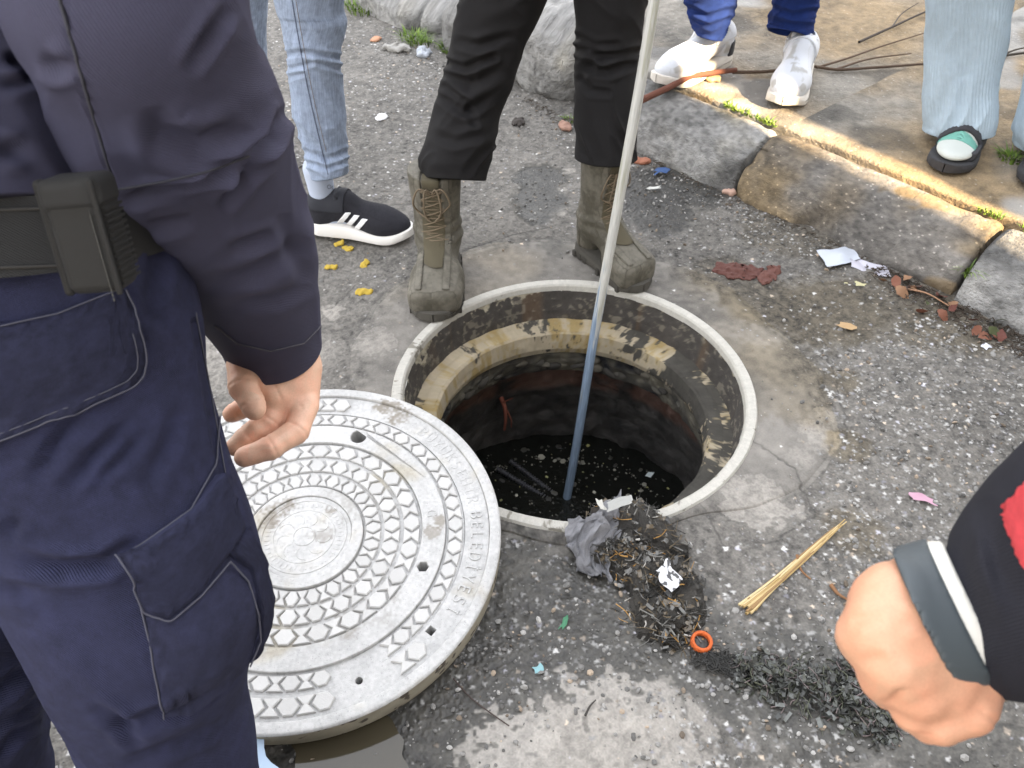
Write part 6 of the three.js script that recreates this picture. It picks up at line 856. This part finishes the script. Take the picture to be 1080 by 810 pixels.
{ // scraps
  const sc = (...a) => { const o = scrapAt(...a); return o; };
  sc('petal', 'pink oval scrap on the asphalt near the black sleeve', 'petal', 972, 526, 0.006, 0.045, 0.018, dbl([0.42, 0.24, 0.31], 0.7), 31, -0.4);
  sc('plastic_scrap', 'crumpled bluish white plastic scrap in the gutter, the larger one', 'plastic scrap', 884, 270, 0.012, 0.1, 0.07, dbl([0.42, 0.45, 0.5], 0.4), 37, 0.2);
  sc('plastic_scrap', 'crumpled white plastic strip touching the foot of the kerb', 'plastic scrap', 916, 282, 0.012, 0.1, 0.045, dbl([0.42, 0.41, 0.46], 0.4), 44, -0.5);
  sc('paper_scrap', 'pale yellow paper scrap in the gutter', 'paper scrap', 903, 298, 0.006, 0.05, 0.035, dbl([0.42, 0.39, 0.22]), 47, -0.3);
  sc('paper_scrap', 'small white scrap beside the dead leaves', 'paper scrap', 1040, 366, 0.006, 0.022, 0.016, dbl([0.6, 0.62, 0.68]), 53); sc('paper_scrap', 'tiny pale scrap between the gutter and the dead leaves', 'paper scrap', 962, 314, 0.005, 0.022, 0.014, dbl([0.55, 0.52, 0.46]), 54, 0.5);
  sc('dead_leaf', 'tan curled leaf on the brown stain', 'leaf', 894, 345, 0.008, 0.04, 0.022, dbl([0.36, 0.24, 0.12]), 57, -0.5);
  sc('plastic_scrap', 'tiny turquoise scrap below the cover', 'plastic scrap', 567, 706, 0.004, 0.016, 0.013, dbl([0.2, 0.36, 0.38]), 61); sc('plastic_scrap', 'green thread scrap on the grit', 'plastic scrap', 595, 657, 0.004, 0.008, 0.026, dbl([0.05, 0.17, 0.09]), 63, -0.5);
  sc('plastic_scrap', 'blue scrap at the foot of the kerb beside the pole', 'plastic scrap', 697, 181, 0.006, 0.045, 0.03, dbl([0.03, 0.07, 0.18]), 66); sc('plastic_scrap', 'white and orange flat scrap in the gutter by the boots', 'plastic scrap', 690, 198, 0.005, 0.04, 0.012, dbl([0.5, 0.5, 0.46]), 68);
  sc('paper_scrap', 'pale blue sheet at the bottom behind the navy trouser leg', 'paper scrap', 262, 800, 0.03, 0.07, 0.1, dbl([0.36, 0.46, 0.58]), 71, 0.6);
  const chip = (name, label, cat, x, y, r, c, sd, onPav) => rock(name, label, cat, A3(onPav ? onP(x, y, r[1] * 0.4) : onG(x, y, r[1] * 0.4)), r, sd, std(c, { bumpMap: rep(grainRel, 0.06), bumpScale: 0.003 }), 0.6, 1.0, sd);
  const small = (name, label, cat, x, y, r, c, sd, onPav, rg) => { const g = nets((p) => ell(p, [0, 0, 0], r) + r[1] * (rg ?? 0.9) * (fbm3(p[0] / 0.013 + sd, p[1] / 0.013, p[2] / 0.013, 3) + 0.2), r.map((v) => -v * 1.3), r.map((v) => v * 1.3), Math.min(...r) / 3.2), o = solo(name, g, std(c), label, cat); o.position.copy(onPav ? onP(x, y, r[1] * 0.4) : onG(x, y, r[1] * 0.4)); o.rotation.y = sd; return o; };
  small('brick_fragment', 'broken red brick bit in the gutter, the darker larger one', 'brick', 778, 284, [0.066, 0.008, 0.038], [0.085, 0.03, 0.022], 3, 0, 2); small('brick_fragment', 'broken red brick bit right of the larger one', 'brick', 812, 289, [0.05, 0.007, 0.024], [0.1, 0.038, 0.028], 4, 0, 2); small('brick_fragment', 'pinkish brick bit at the foot of the boulder', 'brick', 596, 135, [0.035, 0.014, 0.022], [0.26, 0.15, 0.11], 5); small('brick_fragment', 'orange brick chip at the kerb behind the pole', 'brick', 676, 170, [0.035, 0.012, 0.018], [0.3, 0.12, 0.07], 6); small('brick_fragment', 'orange chip on the asphalt by the flat pale stone', 'brick', 397, 43, [0.028, 0.01, 0.018], [0.38, 0.2, 0.12], 7);
  small('pebble', 'flat white oval pebble between the trainer and the stones', 'pebble', 402, 122, [0.027, 0.007, 0.02], [0.66, 0.66, 0.66], 1.2); small('pebble', 'pinkish crumb at the joint of the kerb stones, the upper one', 'pebble', 763, 196, [0.017, 0.014, 0.014], [0.5, 0.33, 0.26], 2.2); small('pebble', 'pinkish crumb at the joint of the kerb stones, the lower one', 'pebble', 769, 205, [0.021, 0.012, 0.014], [0.4, 0.26, 0.2], 2.7); small('pebble', 'tan clod on the pavement edge by the white trainer', 'pebble', 752, 85, [0.025, 0.012, 0.018], [0.5, 0.33, 0.17], 3.3, 1); small('clod', 'dark clod of dung on the asphalt between the boots man and the boulder', 'clod', 547, 131, [0.03, 0.012, 0.024], [0.03, 0.024, 0.02], 4.4); small('stone', 'bluish stone below the grass at the top', 'stone', 447, 58, [0.045, 0.02, 0.03], [0.3, 0.32, 0.35], 4.9); small('stone', 'grey stone beside the bluish one below the grass', 'stone', 420, 54, [0.06, 0.02, 0.03], [0.26, 0.25, 0.23], 6.1);
  // petals and leaves
  const R = rng(91), pet = nets((p) => ell(p, [0, 0, 0], [0.016, 0.004, 0.011]) + 0.009 * fbm3(p[0] * 90, p[1] * 90, p[2] * 90, 2), [-0.024, -0.012, -0.02], [0.024, 0.012, 0.02], 0.002), pm = std([0.4, 0.28, 0.035]);
  for (const [x, y, l] of [[356, 254, 'yellow petal at the sole of the black trainer, left of a touching pair'], [367, 259, 'yellow petal at the sole of the black trainer, right of a touching pair'], [384, 278, 'yellow petal midway between the black trainer and the olive boot'], [383, 309, 'yellow petal nearest to the manhole'], [348, 279, 'yellow petal closest to the navy sleeve']]) { const o = solo('petal', pet, pm, l, 'petal', 'yellow petals by the trainer'); o.position.copy(onG(x, y, 0.003)); o.rotation.set(R() - 0.5, R() * 6, R() - 0.5); o.scale.set(0.8 + R() * 0.5, 1, 0.7 + R() * 0.4); }
  const leafG = (k) => { const pos = [], idx = [], n = 8, uv = []; for (let i = 0; i <= n; i++) { const t = i / n, w = 0.27 * Math.sin(Math.PI * Math.pow(t, 0.8)) * (1 + 0.14 * Math.sin(t * 20 + k)); for (const s of [-1, 0, 1]) { pos.push(s * w, 0.14 * s * s * w + 0.25 * t * t * (k % 2 ? 1 : -0.4) + 0.1 * Math.sin(t * 5 + k), t - 0.5); uv.push(s, t); } } for (let i = 0; i < n; i++) for (let j = 0; j < 2; j++) { const a = i * 3 + j; idx.push(a, a + 3, a + 1, a + 1, a + 3, a + 4); } return geoOf(pos, idx, uv); }, LG = [0, 1, 2].map(leafG), LM = [[0.1, 0.03, 0.02], [0.15, 0.055, 0.03], [0.05, 0.03, 0.02], [0.22, 0.12, 0.065], [0.05, 0.06, 0.02]].map((c) => dbl(c));
  for (let i = 0; i < 20; i++) { const t = 0.53 + R() * 0.34, s = -0.015 - Math.abs(R() + R() - 1) * 0.12, p = kp(t, s), o = solo('dead_leaf', LG[i % 3], LM[Math.floor(R() * 5)], 'small dead leaf in the heap of litter at the foot of the grey kerb stone', 'leaf', 'dead leaves in the gutter'); p.y = roadH(p.x, p.z) + 0.008 + 0.012 * R(); o.position.copy(p); o.rotation.set((R() - 0.5) * 1.2, R() * 6.28, (R() - 0.5) * 1.2); o.scale.setScalar(0.022 + R() * 0.026); }
  const lit = solo('leaf_litter', fibres(420, R, (R) => { const t = 0.5 + R() * 0.45, p = kp(t, -0.01 - 0.1 * Math.abs(R() + R() - 1)); p.y = roadH(p.x, p.z) + 0.004 + R() * 0.008; return p; }, [0.008, 0.03], [0.0008, 0.002], 0.5, 0.8), std([0.045, 0.032, 0.022]), 'dark plant litter at the foot of the grey kerb stone', 'litter'); lit.userData.kind = 'stuff';
  const twg = std([0.3, 0.17, 0.1]); solo('twig', taper([kp(0.58, -0.07, 0.02), kp(0.64, -0.05, 0.028), kp(0.7, -0.045, 0.02)], 0.003, 0.0015, 10, 5), twg, 'pale reddish twig on the dead leaves in the gutter', 'twig');
  const gut = solo('gutter_litter', fibres(500, R, (R) => { const t = -0.9 + R() * 2.2, p = kp(t, -0.004 - 0.05 * R() * R()); p.y = roadH(p.x, p.z) + 0.004; return p; }, [0.005, 0.022], [0.0008, 0.0022], 0.3, 0.6), std([0.07, 0.055, 0.04]), 'thin line of dirt and bits along the foot of the kerb', 'litter'); gut.userData.kind = 'stuff';
}
{ // grass
  const R = rng(61), gm = [[0.10, 0.17, 0.02], [0.16, 0.24, 0.03], [0.07, 0.12, 0.015]].map((c) => dbl(c, 0.6, {}));
  const tuft = (label, p, n, h, spread, len = 0) => {
    const o = thing('grass_tuft', label, 'grass', A3(p)), sets = [[], [], []];
    for (let i = 0; i < n; i++) { const a = R() * 6.283, r = spread * Math.sqrt(R()), along = (R() - 0.5) * len, b = V(r * Math.cos(a) + KX * along, -0.004, r * Math.sin(a) + KZ * along), l = h * (0.5 + R() * 0.8), le = V(Math.cos(a), 0, Math.sin(a)).multiplyScalar(l * (0.25 + R() * 0.75)), w = 0.0022 + R() * 0.002, sd = V(-Math.sin(a), 0, Math.cos(a)), pos = [], idx = []; for (let k = 0; k <= 4; k++) { const t = k / 4, c = b.clone().addScaledVector(le, t * t).add(V(0, l * (t - 0.45 * t * t), 0)), q = w * (1 - t * 0.92); pos.push(c.x - sd.x * q, c.y, c.z - sd.z * q, c.x, c.y - q * 0.5, c.z, c.x + sd.x * q, c.y, c.z + sd.z * q); } for (let k = 0; k < 4; k++) for (let j = 0; j < 2; j++) { const e = k * 3 + j; idx.push(e, e + 3, e + 1, e + 1, e + 3, e + 4); } sets[Math.floor(R() * 3)].push(boxUV(geoOf(pos, idx))); }
    sets.forEach((s, i) => s.length && part('blades', merge(s), gm[i], o));
  };
  tuft('grass tuft growing at the foot of the flat pale stone at the top', onG(440, 44), 130, 0.055, 0.05, 0.12); tuft('grass tuft at the foot of the stone beside the bent black trouser leg', onG(474, 52), 80, 0.05, 0.04); tuft('grass growing at the top edge beside the flat pale stone, furthest from the hole', onG(380, 12), 120, 0.06, 0.06, 0.15); tuft('grass between the top stones behind the black trouser leg', onG(466, 22).add(V(0.02, 0.06, 0)), 60, 0.07, 0.03);
  tuft('sunlit grass strip on the kerb in front of the white trainers', kp(-0.13, 0.222, PH), 130, 0.022, 0.012, 0.2); tuft('grass tuft growing in the joint between the brown and the grey kerb stones', kp(0.682, 0.055, 0.06), 60, 0.055, 0.02); tuft('small grass tuft at the back of the kerb below the sandal', kp(0.63, 0.222, PH), 50, 0.02, 0.012, 0.06); tuft('small grass tuft at the back of the grey kerb stone by the frame edge', kp(0.76, 0.222, PH), 70, 0.022, 0.014, 0.1); tuft('grass tuft beside the right sandal', onP(1066, 168), 90, 0.04, 0.03, 0.03); tuft('tiny grass sprout at the foot of the boulder', kp(-0.66, -0.01, 0), 40, 0.03, 0.02);
}
{ // puddle below the cover
  const c = G(368, 795), pos = [0, 0, 0], idx = [], N = 70; for (let i = 0; i <= N; i++) { const a = i / N * 6.2832, r = 0.85 + 0.25 * vn2(Math.cos(a) * 2 + 5, Math.sin(a) * 2); pos.push(0.105 * r * Math.cos(a), 0, 0.07 * r * Math.sin(a)); } for (let i = 1; i <= N; i++) idx.push(0, i + 1, i);
  const o = struct('puddle', boxUV(geoOf(pos, idx)), new THREE.MeshPhysicalMaterial({ color: lin(0.045, 0.038, 0.024), roughness: 0.06 })); o.position.set(c.x, roadH(c.x, c.z) + 0.006, c.z);
}

scene.children.forEach(shadows);
renderer.render(scene, camera);
